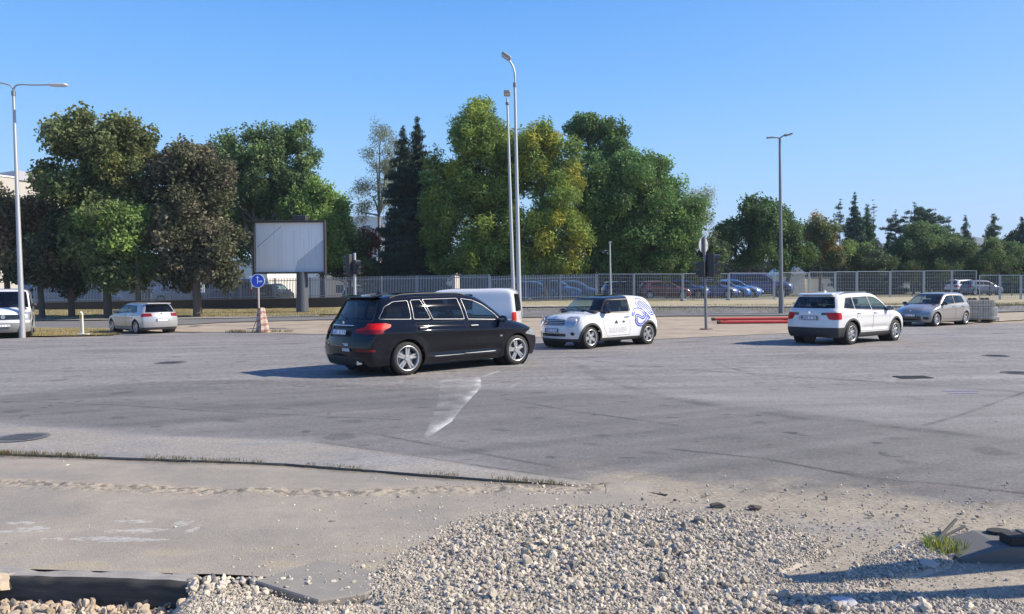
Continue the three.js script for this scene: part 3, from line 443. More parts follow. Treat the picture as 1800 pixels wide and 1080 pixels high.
  // mirrors
  for (const s of [1, -1]) {
    const mz = s * (sh.width(S.mirror[0], S.mirror[1]) + 0.12), g = new THREE.SphereGeometry(1, 18, 12); g.scale(0.085, 0.075, 0.115); const pa = g.attributes.position; for (let i = 0; i < pa.count; i++) if (pa.getX(i) < -0.03) pa.setX(i, -0.03); g.computeVertexNormals(); g.translate(S.mirror[0], S.mirror[1], mz);
    const m = part(car, 'mirror', [g, bar(V(S.mirror[0], S.mirror[1] - 0.05, mz), V(S.mirror[0] + 0.02, S.mirror[1] - 0.07, mz - s * 0.2), 0.022)], S.mirrorMat || paint);
    part(m, 'mirror_glass', new THREE.CircleGeometry(0.07, 18).scale(1.35, 0.85, 1).rotateY(-Math.PI / 2).translate(S.mirror[0] - 0.034, S.mirror[1], mz), M.chrome);
  }
  for (const [nm, g, m] of (S.extra ? S.extra(sh) : [])) part(car, nm, g, m);
  if (S.plateR) { const [x, y, tilt] = S.plateR; part(car, 'number_plate', [rb(0.015, 0.115, 0.53, 0.004, x, y, 0, 0, 0, tilt)], M.trim); part(car, 'number_plate', new THREE.PlaneGeometry(0.51, 0.1).rotateY(-Math.PI / 2).rotateZ(tilt).translate(x - 0.0105, y, 0), S.plateMatR); }
  if (S.plateF) { const [x, y, tilt] = S.plateF; part(car, 'number_plate', [rb(0.015, 0.115, 0.53, 0.004, x, y, 0, 0, 0, tilt)], M.trim); part(car, 'number_plate', new THREE.PlaneGeometry(0.51, 0.1).rotateY(Math.PI / 2).rotateZ(tilt).translate(x + 0.0105, y, 0), S.plateMatF); }
  car.userData.label = label;
  return car;
}
function surfaceZ(sh, x, y, s) { let lo = 0, hi = 1.3; for (let i = 0; i < 30; i++) { const m = (lo + hi) / 2; if (sh.fn(x, y, s * m) < 0) lo = m; else hi = m; } return s * lo; }
function surfaceX(sh, y, z, s) { let lo = 0, hi = 3; for (let i = 0; i < 30; i++) { const m = (lo + hi) / 2; if (sh.fn(s * m, y, z) < 0) lo = m; else hi = m; } return s * lo; }
function surfaceY(sh, x, z) { let lo = 0.6, hi = 2.3; for (let i = 0; i < 30; i++) { const m = (lo + hi) / 2; if (sh.fn(x, m, z) < 0) lo = m; else hi = m; } return lo; }
function handleGeo(sh, x, y, s) { const z = surfaceZ(sh, x, y, s); return [rb(0.2, 0.032, 0.03, 0.012, x, y, z + s * 0.022), bx(0.02, 0.03, 0.03, x - 0.085, y, z + s * 0.008), bx(0.02, 0.03, 0.03, x + 0.085, y, z + s * 0.008)]; }
function stand(car, rear, front) {                             // put the car down on the road, heading from its rear axle to its front axle
  const h = front.clone().sub(rear); car.position.set((rear.x + front.x) / 2, (rear.y + front.y) / 2, (rear.z + front.z) / 2); car.rotation.y = Math.atan2(-h.z, h.x);
}
const rearRibbon = (sh, y, z0, z1, h, out = 0.006) => { const g = []; const n = 10; for (let i = 0; i < n; i++) { const a = lerp(z0, z1, i / n), b = lerp(z0, z1, (i + 1) / n); g.push(bar(V(surfaceX(sh, y, a, -1) - out, y, a), V(surfaceX(sh, y, b, -1) - out, y, b), h / 2)); } return g; };
const frontRibbon = (sh, y, z0, z1, h, out = 0.004) => { const g = []; const n = 10; for (let i = 0; i < n; i++) { const a = lerp(z0, z1, i / n), b = lerp(z0, z1, (i + 1) / n); g.push(bar(V(surfaceX(sh, y, a, 1) + out, y, a), V(surfaceX(sh, y, b, 1) + out, y, b), h / 2)); } return g; };
const roofRails = (sh, x0, x1, zf, m) => { const g = []; for (const s of [1, -1]) { const pts = []; for (let i = 0; i <= 8; i++) { const x = lerp(x0, x1, i / 8), z = s * zf; pts.push(V(x, surfaceY(sh, x, z) + (i === 0 || i === 8 ? 0 : 0.035), z)); } g.push(tube(pts, 0.016, 24, 8)); } return [['roof_rail', g[0], m], ['roof_rail', g[1], m]]; };
const fin = (sh, x, m) => ['antenna', [new THREE.ConeGeometry(0.05, 0.09, 10).scale(1.6, 1, 0.4).rotateZ(0.3).translate(x, surfaceY(sh, x, 0) + 0.03, 0)], m];
// ------------------------------------------------------------------ the cars of the junction
const paintMat = (r, g, b, o = {}) => phys(r, g, b, Object.assign({ roughness: 0.38, clearcoat: 1, clearcoatRoughness: 0.03 }, o));
const P_ = { white: paintMat(0.62, 0.63, 0.64), whiteVan: paintMat(0.6, 0.62, 0.65), black: paintMat(0.003, 0.004, 0.009, { roughness: 0.5, specularIntensity: 0, clearcoat: 1 }), silver: paintMat(0.36, 0.37, 0.395, { metalness: 0.35, roughness: 0.34 }), silverDark: paintMat(0.27, 0.255, 0.245, { metalness: 0.35, roughness: 0.36 }) };
const rearPoly = (poly) => (x, y, z) => sdPoly(poly, Math.abs(z), y);
const U = (...f) => (...q) => Math.min(...f.map((g) => g(...q)));
const I = (...f) => (...q) => Math.max(...f.map((g) => g(...q)));
const behind = (x0) => (x) => x - x0, ahead = (x0) => (x) => x0 - x, outer = (z0) => (x, y, z) => z0 - Math.abs(z), below = (f) => (x, y) => y - f(x, y);
const sideP = (poly) => (x, y, z) => sdPoly(poly, x, y);

// black people carrier, seen from behind its right side
const dark = makeCar({
  W: 1.8, H: 1.64, wb: 2.78, R: 0.335, arch: 0.385, rimR: 0.245, floor: 0.2, cell: 0.032, taperF: 0.12, taperR: 0.1, flare: 0.015, crease: [0.84, -0.012, 0.03], low: [0.42, 0.03], bowF: 0.34, bowR: 0.24, crown: 0.07, round: 0.13, paint: P_.black,
  top: [[-2.24, 0.2], [-2.32, 0.36], [-2.34, 0.56], [-2.3, 0.8], [-2.22, 1.02], [-2.1, 1.2], [-1.96, 1.44], [-1.9, 1.53], [-1.72, 1.58], [-1.2, 1.625], [-0.5, 1.64], [0.15, 1.625], [0.5, 1.56], [0.95, 1.31], [1.32, 1.09], [1.7, 1.0], [2.02, 0.89], [2.2, 0.74], [2.27, 0.55], [2.25, 0.36], [2.17, 0.2]],
  sec: [[0, 0.84], [0.2, 0.85], [0.35, 0.875], [0.6, 0.89], [0.8, 0.9], [0.93, 0.878], [1.08, 0.83], [1.3, 0.775], [1.5, 0.69], [1.64, 0.61], [1.9, 0.5]],
  screen: [1.1, 1.53, 0.4], screenIn: 0.07, rearGlass: [1.1, 1.47, -1.6, 0.1],
  windowTrim: M.chromeTrim,
  windows: [['rear_quarter_window', [[-1.92, 1.13], [-1.27, 1.11], [-1.27, 1.475], [-1.58, 1.455], [-1.78, 1.36]], M.tint, 0.007], ['rear_door_window', [[-1.2, 1.108], [-0.82, 1.098], [-0.98, 1.49], [-1.2, 1.48]], M.tint, 0.007], ['rear_door_window', [[-0.76, 1.096], [0.0, 1.075], [-0.08, 1.505], [-0.92, 1.492]], M.tint, 0.007], ['front_door_window', [[0.1, 1.07], [0.92, 1.035], [0.8, 1.16], [0.52, 1.36], [0.3, 1.46], [0.02, 1.5]], M.glass, 0.007], ['front_quarter_window', [[1.0, 1.03], [1.22, 1.02], [0.98, 1.15]], M.glass, 0.006]],
  cuts: [
    ['tail_lamp_lower', M.redDark, U(I(rearPoly([[0.42, 0.86], [0.72, 0.83], [0.95, 0.85], [0.95, 0.9], [0.7, 0.9], [0.45, 0.9]]), behind(-1.9)), I(sideP([[-2.4, 0.84], [-1.95, 0.88], [-1.84, 0.93], [-2.4, 0.9]]), outer(0.62))), 0.004, null, true],
    ['tail_lamp', M.red, U(I(rearPoly([[0.42, 0.87], [0.72, 0.86], [0.95, 0.88], [0.95, 1.04], [0.7, 1.0], [0.45, 0.93]]), behind(-1.9)), I(sideP([[-2.4, 0.84], [-1.95, 0.88], [-1.75, 0.96], [-1.7, 1.01], [-1.82, 1.045], [-2.1, 1.04], [-2.4, 1.02]]), outer(0.62))), 0.006, null, true],
    ['rear_reflector', M.redDark, I(rearPoly([[0.52, 0.5], [0.82, 0.5], [0.82, 0.54], [0.52, 0.54]]), behind(-1.9)), 0.003, null, true],
    ['rear_bumper_insert', M.plastic, I((x, y, z) => Math.max(y - 0.4, 0.23 - y, Math.abs(z) - 0.55), behind(-1.9)), 0],
    ['plate_recess', M.trim, I((x, y, z) => Math.max(Math.abs(y - 0.87) - 0.1, Math.abs(z) - 0.36), behind(-1.9)), -0.02],
    ['headlamp', M.lamp, I(sideP([[1.6, 0.7], [1.85, 0.83], [2.3, 0.78], [2.3, 0.64], [1.9, 0.64]]), outer(0.42), ahead(1.5)), 0.002, null, true],
    ['grille', M.black, I((x, y, z) => Math.max(0.55 - y, y - 0.75, Math.abs(z) - 0.32, 0.03 - Math.abs(z)), ahead(1.6)), -0.008, null, true],
    ['air_intake', M.black, I((x, y, z) => Math.max(0.28 - y, y - 0.42, Math.abs(z) - 0.6), ahead(1.6)), -0.008],
    ['sill_strip', M.chromeTrim, I((x, y, z) => Math.abs(y - 0.345 - 0.012 * x) - 0.008, (x) => Math.abs(x - 0.05) - 0.85, outer(0.6)), 0.006, null, true],
    ['badge', M.chrome, I((x, y, z) => Math.max(Math.abs(x - 0.92) - 0.035, Math.abs(y - 0.68) - 0.018), outer(0.6)), 0.004, null, true],
  ],
  doors: [[[-1.18, 1.03], [-1.2, 0.8], [-1.0, 0.55], [-0.92, 0.36], [0.0, 0.33], [0.02, 0.7], [0.0, 1.04]], [[0.06, 1.04], [0.06, 0.33], [0.92, 0.32], [1.0, 0.6], [0.96, 1.0]]],
  handleY: 0.93, handleMat: M.chromeTrim, dash: 1.0, seatX: 0.25, mirror: [0.9, 1.05], mirrorMat: P_.black,
  lines: [(x, y, z) => Math.max(Math.abs(y - 0.72) , x + 2.0, Math.abs(z) - 0.8), (x, y, z) => Math.max(Math.abs(y - 0.72), 1.9 - x)],
  rim: { n: 5, double: 0.032, turn: 0.3 }, rimMat: M.alloy, tyreW: 0.22, steer: 0.0,
  plateR: [-2.31, 0.87, -0.16], plateMatR: new THREE.MeshStandardMaterial({ map: plateTex(3), roughness: 0.5 }),
  extra: (sh) => [
    ['roof_spoiler', [rb(0.24, 0.035, 1.12, 0.016, -1.83, 1.565, 0, 0, 0, 0.14)], P_.black], fin(sh, -1.45, P_.black), ...roofRails(sh, -1.6, 0.2, 0.6, M.trim),
    ['boot_handle', rearRibbon(sh, 1.0, -0.35, 0.35, 0.022), M.chrome], ['bumper_sticker', [bx(0.006, 0.05, 0.22, surfaceX(sh, 0.62, 0.28, -1) - 0.005, 0.63, 0.22), bx(0.006, 0.06, 0.3, surfaceX(sh, 0.53, 0.25, -1) - 0.005, 0.53, 0.24)], mat(0.45, 0.47, 0.52, 0.5)],
    ['exhaust', [new THREE.CylinderGeometry(0.04, 0.04, 0.12, 16).rotateZ(Math.PI / 2).translate(-2.2, 0.28, 0.55)], M.chrome],
    ['rear_wiper', [bar(V(surfaceX(sh, 1.14, 0, -1) - 0.01, 1.14, 0), V(surfaceX(sh, 1.2, -0.32, -1) - 0.012, 1.2, -0.32), 0.012)], M.trim],
    ['boot_badge', [new THREE.CylinderGeometry(0.035, 0.035, 0.012, 18).rotateZ(Math.PI / 2).translate(surfaceX(sh, 1.05, 0, -1) - 0.006, 1.05, 0)], M.chrome],
  ],
}, 'black_car', 'glossy black people carrier with red tail lamps in the middle of the junction');

// white small car with a blue drawing on its rear side
const wrapTex = canvasTex(512, 512, (c, w, h) => {            // the rear quarter, 1.35 m wide and 1.1 m high
  c.fillStyle = '#cfd2dc'; c.fillRect(0, 0, w, h); c.lineJoin = 'round'; c.lineCap = 'round';
  const draw = (pts, closed) => { c.beginPath(); pts.forEach((p, i) => i ? c.quadraticCurveTo(p[0], p[1], p[2], p[3]) : c.moveTo(p[0], p[1])); if (closed) c.closePath(); };
  const outline = (pts, wd) => { draw(pts); c.strokeStyle = '#2f3fae'; c.lineWidth = wd; c.stroke(); draw(pts); c.strokeStyle = '#e9ebf4'; c.lineWidth = wd - 26; c.stroke(); };
  const line = (pts, wd, inner) => { c.beginPath(); pts.forEach((p, i) => i ? c.lineTo(p[0], p[1]) : c.moveTo(p[0], p[1])); c.strokeStyle = '#1c2a96'; c.lineWidth = wd; c.stroke(); if (inner) { c.strokeStyle = '#cdd4f0'; c.lineWidth = inner; c.stroke(); } };
  const sm = (pts) => new THREE.CatmullRomCurve3(pts.map((p) => V(p[0], p[1], 0)), false, 'centripetal').getPoints(60).map((p) => [p.x, p.y]);
  line(sm([[330, 290], [255, 205], [190, 125], [160, 60], [190, 18], [250, 36], [330, 110], [400, 180], [424, 222], [380, 232], [300, 160], [215, 70]]), 46, 12);
  line(sm([[52, 236], [92, 180], [150, 160], [226, 186], [258, 240], [214, 286], [120, 246], [96, 300], [112, 366], [170, 390], [240, 350], [310, 280]]), 46, 8);
});
const letterTex = canvasTex(512, 512, (c, w, h) => {          // the door: rows of small black lettering too small to read
  c.fillStyle = '#d2d4d8'; c.fillRect(0, 0, w, h); const r = rng(9); c.fillStyle = '#3a3d45';
  c.beginPath(); c.arc(250, 205, 20, 0, 7); c.fill(); c.beginPath(); c.moveTo(250, 165); c.lineTo(285, 240); c.lineTo(215, 240); c.fill();
  c.beginPath(); c.moveTo(350, 205); c.lineTo(380, 180); c.lineTo(412, 205); c.lineTo(380, 230); c.fill();
  for (const [y, x0, x1, k] of [[268, 205, 300, 8], [322, 120, 410, 10], [350, 120, 430, 10], [378, 120, 430, 10], [404, 120, 390, 10]]) { let x = x0; while (x < x1) { const wd = 3 + r() * 7; c.fillRect(x, y, wd * 0.4, k * 1.6); c.fillRect(x, y + (r() > 0.5 ? 0 : k * 1.3), wd, k * 0.34); x += wd + 3 + (r() > 0.85 ? 9 : 0); } }
});
const wrapMat = new THREE.MeshPhysicalMaterial({ map: wrapTex, roughness: 0.4, clearcoat: 0.8, clearcoatRoughness: 0.05 }), letterMat = new THREE.MeshPhysicalMaterial({ map: letterTex, roughness: 0.4, clearcoat: 0.8, clearcoatRoughness: 0.05 });
const archBand = (wb, R, r0) => (x, y, z) => Math.max(Math.min(Math.hypot(x - wb, y - R), Math.hypot(x + wb, y - R)) - r0, 0.45 - Math.abs(z));
const mini = makeCar({
  W: 1.79, H: 1.56, wb: 2.595, R: 0.33, arch: 0.37, rimR: 0.228, floor: 0.21, cell: 0.034, taperF: 0.09, taperR: 0.1, flare: 0.03, crease: [0.82, 0, 0.008], bowF: 0.4, bowR: 0.3, crown: 0.08, round: 0.16, paint: P_.white,
  top: [[-1.98, 0.21], [-2.03, 0.36], [-2.05, 0.6], [-2.02, 0.85], [-1.95, 1.0], [-1.82, 1.24], [-1.66, 1.43], [-1.48, 1.51], [-1.05, 1.555], [-0.4, 1.565], [0.2, 1.54], [0.5, 1.48], [0.72, 1.32], [0.98, 1.1], [1.15, 1.055], [1.5, 1.03], [1.8, 0.97], [1.97, 0.86], [2.04, 0.7], [2.06, 0.5], [2.03, 0.35], [1.95, 0.21]],
  sec: [[0, 0.84], [0.2, 0.85], [0.35, 0.88], [0.6, 0.895], [0.85, 0.88], [1.02, 0.845], [1.1, 0.81], [1.3, 0.745], [1.5, 0.675], [1.6, 0.63], [1.9, 0.5]],
  screen: [1.12, 1.45, 0.4], screenIn: 0.06, rearGlass: [1.1, 1.42, -1.6, 0.12],
  windows: [['front_door_window', [[-0.42, 1.06], [0.78, 1.05], [0.74, 1.12], [0.5, 1.36], [0.4, 1.405], [-0.48, 1.42]], M.glass, 0.03]],
  cuts: [
    ['roof', M.black, I((x, y, z) => 1.068 - y, ahead(-0.5), behind(1.06)), 0.001],
    ['wheel_arch_trim', M.plastic, U(archBand(1.2975, 0.33, 0.435), I((x, y) => y - 0.3, (x) => Math.abs(x) - 1.3, outer(0.6))), 0.006],
    ['lower_bumper', M.plastic, (x, y, z) => y - 0.3, 0.002],
    ['headlamp', M.lamp, I((x, y, z) => Math.hypot((Math.abs(z) - 0.6) * 0.9, y - 0.79) - 0.155, ahead(1.25)), 0.012, null, true],
    ['grille', M.black, I(rearPoly([[-1, 0.69], [0.42, 0.69], [0.46, 0.74], [0.4, 0.86], [-1, 0.88]]), ahead(1.6)), -0.015],
    ['air_intake', M.black, I((x, y, z) => Math.max(0.37 - y, y - 0.46, Math.abs(z) - 0.48), ahead(1.6)), -0.012],
    ['fog_lamp', M.trim, I((x, y, z) => Math.hypot(Math.abs(z) - 0.66, y - 0.45) - 0.05, ahead(1.5)), 0.004, null, true],
    ['tail_lamp', M.red, I((x, y, z) => Math.max(Math.abs(y - 0.88) - 0.13, 0.6 - Math.abs(z), Math.abs(z) - 0.82), behind(-1.7)), 0.008, null, true],
    ['wrapped_side', wrapMat, I((x, y) => Math.max(x + 0.42, -1.86 - x, 0.36 - y, y - 1.46), outer(0.5), (x, y, z, nx, ny, nz) => 0.35 - Math.abs(nz)), 0, (x, y, z) => z < 0 ? [(-0.42 - x) / 1.44, (y - 0.36) / 1.1] : [(x + 1.86) / 1.44, (y - 0.36) / 1.1]],
  ],
  doors: [[[-0.4, 1.02], [-0.4, 0.36], [0.62, 0.34], [0.76, 0.6], [0.8, 1.02]]], doorMat: () => letterMat, doorUV: (s) => (x, y) => [s < 0 ? (0.86 - x) / 1.3 : (x + 0.44) / 1.3, (y - 0.3) / 0.76], handleY: 0.9, handleMat: M.chrome,
  dash: 0.8, seatX: 0.1, mirror: [0.66, 1.08], mirrorMat: M.black, rim: { n: 5, w0: 0.075, w1: 0.1, turn: 0.2 }, tyreW: 0.205, steer: 0.0,
  lines: [(x, y, z) => Math.max(Math.abs(y - 0.66), 1.5 - x, Math.abs(z) - 0.83), (x, y, z) => Math.max(Math.abs(Math.abs(z) - 0.64 - (x < 1.3 ? 0.08 : 0)), 1.1 - x, 0.8 - y)],
  plateF: [2.07, 0.545, 0.06], plateMatF: new THREE.MeshStandardMaterial({ map: plateTex(21), roughness: 0.5 }),
  extra: (sh) => [['grille_slat', frontRibbon(sh, 0.73, -0.42, 0.42, 0.018), M.chrome], ['grille_slat', frontRibbon(sh, 0.78, -0.42, 0.42, 0.018), M.chrome], ['grille_slat', frontRibbon(sh, 0.83, -0.4, 0.4, 0.018), M.chrome], ['badge', [new THREE.SphereGeometry(0.05, 16, 8).scale(0.4, 0.6, 1.6).translate(surfaceX(sh, 0.94, 0, 1), 0.94, 0)], M.chrome], ...[1, -1].map((s) => ['fuel_flap', [new THREE.CylinderGeometry(0.0, 0.0, 0.001, 3)], M.trim]).slice(0, 0), ...[0.66, -0.66].map((z) => ['headlamp_ring', [new THREE.TorusGeometry(0.158, 0.014, 8, 28).rotateY(Math.PI / 2 - Math.sign(z) * 0.45).rotateZ(0.25).translate(surfaceX(sh, 0.79, 0.6 * Math.sign(z), 1) + 0.004, 0.79, 0.6 * Math.sign(z))], M.chrome]), ['wiper', [bar(V(1.0, 1.11, 0.1), V(0.9, 1.17, 0.55), 0.01), bar(V(1.0, 1.11, -0.4), V(0.9, 1.17, 0.1), 0.01)], M.trim]],
}, 'small_white_car', 'white small car with black roof and a blue looping drawing on its rear side');

// white tall estate
const white = makeCar({
  W: 1.84, H: 1.61, wb: 2.638, R: 0.345, arch: 0.4, rimR: 0.23, floor: 0.23, cell: 0.034, taperF: 0.12, taperR: 0.09, flare: 0.02, crease: [0.9, -0.01, 0.018], low: [0.5, 0.03], bowF: 0.3, bowR: 0.2, crown: 0.06, round: 0.12, paint: P_.white,
  top: [[-2.1, 0.23], [-2.17, 0.36], [-2.19, 0.55], [-2.17, 0.8], [-2.14, 1.03], [-2.05, 1.15], [-1.88, 1.43], [-1.8, 1.51], [-1.6, 1.565], [-1.0, 1.6], [-0.4, 1.61], [0.1, 1.595], [0.42, 1.53], [0.8, 1.32], [1.16, 1.1], [1.45, 1.06], [1.8, 0.99], [2.05, 0.86], [2.16, 0.68], [2.18, 0.5], [2.15, 0.36], [2.06, 0.23]],
  sec: [[0, 0.85], [0.2, 0.86], [0.4, 0.905], [0.65, 0.92], [0.85, 0.915], [1.0, 0.89], [1.07, 0.86], [1.3, 0.775], [1.5, 0.695], [1.61, 0.63], [1.9, 0.5]],
  screen: [1.13, 1.5, 0.35], screenIn: 0.07, rearGlass: [1.13, 1.43, -1.6, 0.1],
  windows: [['rear_quarter_window', [[-1.62, 1.12], [-1.12, 1.09], [-1.1, 1.42], [-1.4, 1.41]], M.tint, 0.02], ['rear_door_window', [[-1.06, 1.085], [-0.16, 1.06], [-0.2, 1.44], [-1.04, 1.42]], M.glass, 0.02], ['front_door_window', [[-0.1, 1.055], [0.84, 1.03], [0.76, 1.12], [0.42, 1.34], [0.2, 1.42], [-0.14, 1.44]], M.glass, 0.02]],
  cuts: [
    ['cladding', M.plastic, U((x, y, z) => y - 0.36, archBand(1.319, 0.345, 0.46), I((x, y) => y - 0.53 + 0.12 * ss(0.55, 0.85, Math.abs(x) * 0), (x) => x + 1.75)), 0.005],
    ['tail_lamp', M.red, U(I(rearPoly([[0.6, 0.78], [0.72, 0.76], [0.95, 0.78], [0.95, 0.98], [0.5, 0.98], [0.52, 0.91]]), behind(-1.85)), I(sideP([[-2.3, 0.8], [-1.98, 0.84], [-1.86, 0.97], [-2.3, 0.98]]), outer(0.65))), 0.006, null, true],
    ['tail_lamp', M.black, I(rearPoly([[0.36, 0.9], [0.52, 0.9], [0.52, 0.98], [0.38, 0.98]]), behind(-1.85)), 0.005, null, true],
    ['plate_recess', paintMat(0.6, 0.61, 0.63), I((x, y, z) => Math.max(Math.abs(y - 0.81) - 0.075, Math.abs(z) - 0.34), behind(-1.9)), -0.02],
    ['headlamp', M.lamp, I(sideP([[1.72, 0.78], [1.85, 0.9], [2.3, 0.84], [2.3, 0.75]]), outer(0.45), ahead(1.5)), 0.002, null, true],
    ['grille', M.black, I((x, y, z) => Math.max(0.6 - y, y - 0.82, Math.abs(z) - 0.45), ahead(1.7)), -0.008],
  ],
  doors: [[[-1.08, 1.04], [-1.1, 0.86], [-0.92, 0.6], [-0.86, 0.4], [-0.15, 0.4], [-0.13, 1.03]], [[-0.1, 1.03], [-0.1, 0.4], [0.82, 0.4], [0.9, 0.7], [0.9, 1.0]]],
  handleY: 0.95, dash: 0.95, seatX: 0.1, mirror: [0.76, 1.07], mirrorMat: M.black, rim: { n: 7, w0: 0.05, w1: 0.062, turn: 0.1 }, tyreW: 0.215,
  lines: [(x, y, z) => Math.max(Math.abs(y - 0.57), x + 2.0, Math.abs(z) - 0.82)],
  plateR: [-2.185, 0.82, -0.03], plateMatR: new THREE.MeshStandardMaterial({ map: plateTex(33), roughness: 0.5 }),
  extra: (sh) => [['roof_spoiler', [rb(0.2, 0.035, 1.14, 0.016, -1.79, 1.535, 0, 0, 0, 0.16)], P_.white], fin(sh, -1.3, P_.white), ...roofRails(sh, -1.55, 0.15, 0.62, M.trim),
    ['boot_badge', [new THREE.CylinderGeometry(0.04, 0.04, 0.012, 18).rotateZ(Math.PI / 2).translate(surfaceX(sh, 0.98, 0, -1) - 0.006, 0.98, 0)], M.chrome], ['boot_lettering', [bx(0.006, 0.035, 0.24, surfaceX(sh, 1.0, -0.45, -1) - 0.004, 1.0, -0.45)], mat(0.4, 0.42, 0.45, 0.3, 0.8)],
    ['rear_wiper', [bar(V(surfaceX(sh, 1.16, 0, -1) - 0.012, 1.16, 0), V(surfaceX(sh, 1.19, 0.36, -1) - 0.014, 1.19, 0.36), 0.011)], M.trim]],
}, 'white_car', 'white tall estate car with black lower cladding, seen from behind near the right edge');

// silver hatchback at the right
const hatchSpec = (o) => Object.assign({
  W: 1.71, H: 1.49, wb: 2.575, R: 0.305, arch: 0.35, rimR: 0.205, floor: 0.18, cell: 0.04, taperF: 0.12, taperR: 0.1, flare: 0.015, crease: [0.8, -0.03, 0.012], bowF: 0.36, bowR: 0.26, crown: 0.06, round: 0.12, paint: P_.silverDark,
  top: [[-1.93, 0.18], [-1.99, 0.34], [-2.0, 0.6], [-1.95, 0.88], [-1.88, 1.0], [-1.72, 1.3], [-1.6, 1.42], [-1.35, 1.47], [-0.6, 1.49], [0.0, 1.47], [0.3, 1.41], [0.8, 1.17], [1.2, 0.97], [1.45, 0.9], [1.75, 0.8], [1.94, 0.66], [2.02, 0.48], [2.01, 0.32], [1.93, 0.18]],
  sec: [[0, 0.8], [0.2, 0.81], [0.35, 0.84], [0.6, 0.855], [0.8, 0.845], [0.93, 0.82], [1.0, 0.785], [1.2, 0.71], [1.4, 0.63], [1.5, 0.57], [1.9, 0.45]],
  screen: [0.99, 1.4, 0.2], screenIn: 0.07, rearGlass: [1.02, 1.36, -1.4, 0.1],
  windows: [['rear_door_window', [[-1.28, 1.04], [-0.36, 1.0], [-0.42, 1.34], [-1.15, 1.31]], M.glass, 0.02], ['front_door_window', [[-0.3, 0.995], [0.82, 0.95], [0.7, 1.05], [0.3, 1.27], [0.15, 1.32], [-0.35, 1.345]], M.glass, 0.02]],
  cuts: [
    ['tail_lamp', M.red, U(I(rearPoly([[0.55, 0.72], [0.9, 0.72], [0.9, 1.0], [0.62, 0.96]]), behind(-1.7)), I(sideP([[-2.2, 0.74], [-1.75, 0.86], [-1.68, 0.98], [-2.2, 0.99]]), outer(0.6))), 0.004, null, true],
    ['headlamp', M.lamp, I(sideP([[1.3, 0.76], [1.42, 0.88], [1.7, 0.83], [2.2, 0.62], [2.2, 0.52], [1.8, 0.58]]), outer(0.42), ahead(1.2), (x, y, z) => 0.56 - y), 0.003, null, true],
    ['grille', M.black, I((x, y, z) => Math.max(0.27 - y, y - 0.47, Math.abs(z) - 0.46), ahead(1.5)), -0.01],
    ['fog_lamp', M.trim, I((x, y, z) => Math.max(Math.abs(Math.abs(z) - 0.63) - 0.09, Math.abs(y - 0.37) - 0.06), ahead(1.4)), -0.006, null, true],
  ],
  doors: [[[-1.12, 0.98], [-1.1, 0.8], [-0.9, 0.52], [-0.84, 0.32], [-0.34, 0.31], [-0.32, 0.97]], [[-0.28, 0.97], [-0.28, 0.31], [0.72, 0.31], [0.86, 0.6], [0.88, 0.92]]],
  handleY: 0.86, dash: 0.95, seatX: 0.05, mirror: [0.72, 1.0], mirrorMat: M.black, rim: { n: 7, w0: 0.05, w1: 0.06 }, tyreW: 0.19,
  plateF: [2.02, 0.49, 0.05], plateMatF: new THREE.MeshStandardMaterial({ map: plateTex(41, true), roughness: 0.5 }),
  extra: (sh) => [['badge', [new THREE.CylinderGeometry(0.05, 0.05, 0.012, 4).scale(1, 1, 0.7).rotateZ(Math.PI / 2).translate(surfaceX(sh, 0.68, 0, 1) + 0.003, 0.68, 0)], M.chrome]],
}, o);
const clio = makeCar(hatchSpec({}), 'silver_hatchback', 'silver beige hatchback facing the junction beside the paver stack at the right');

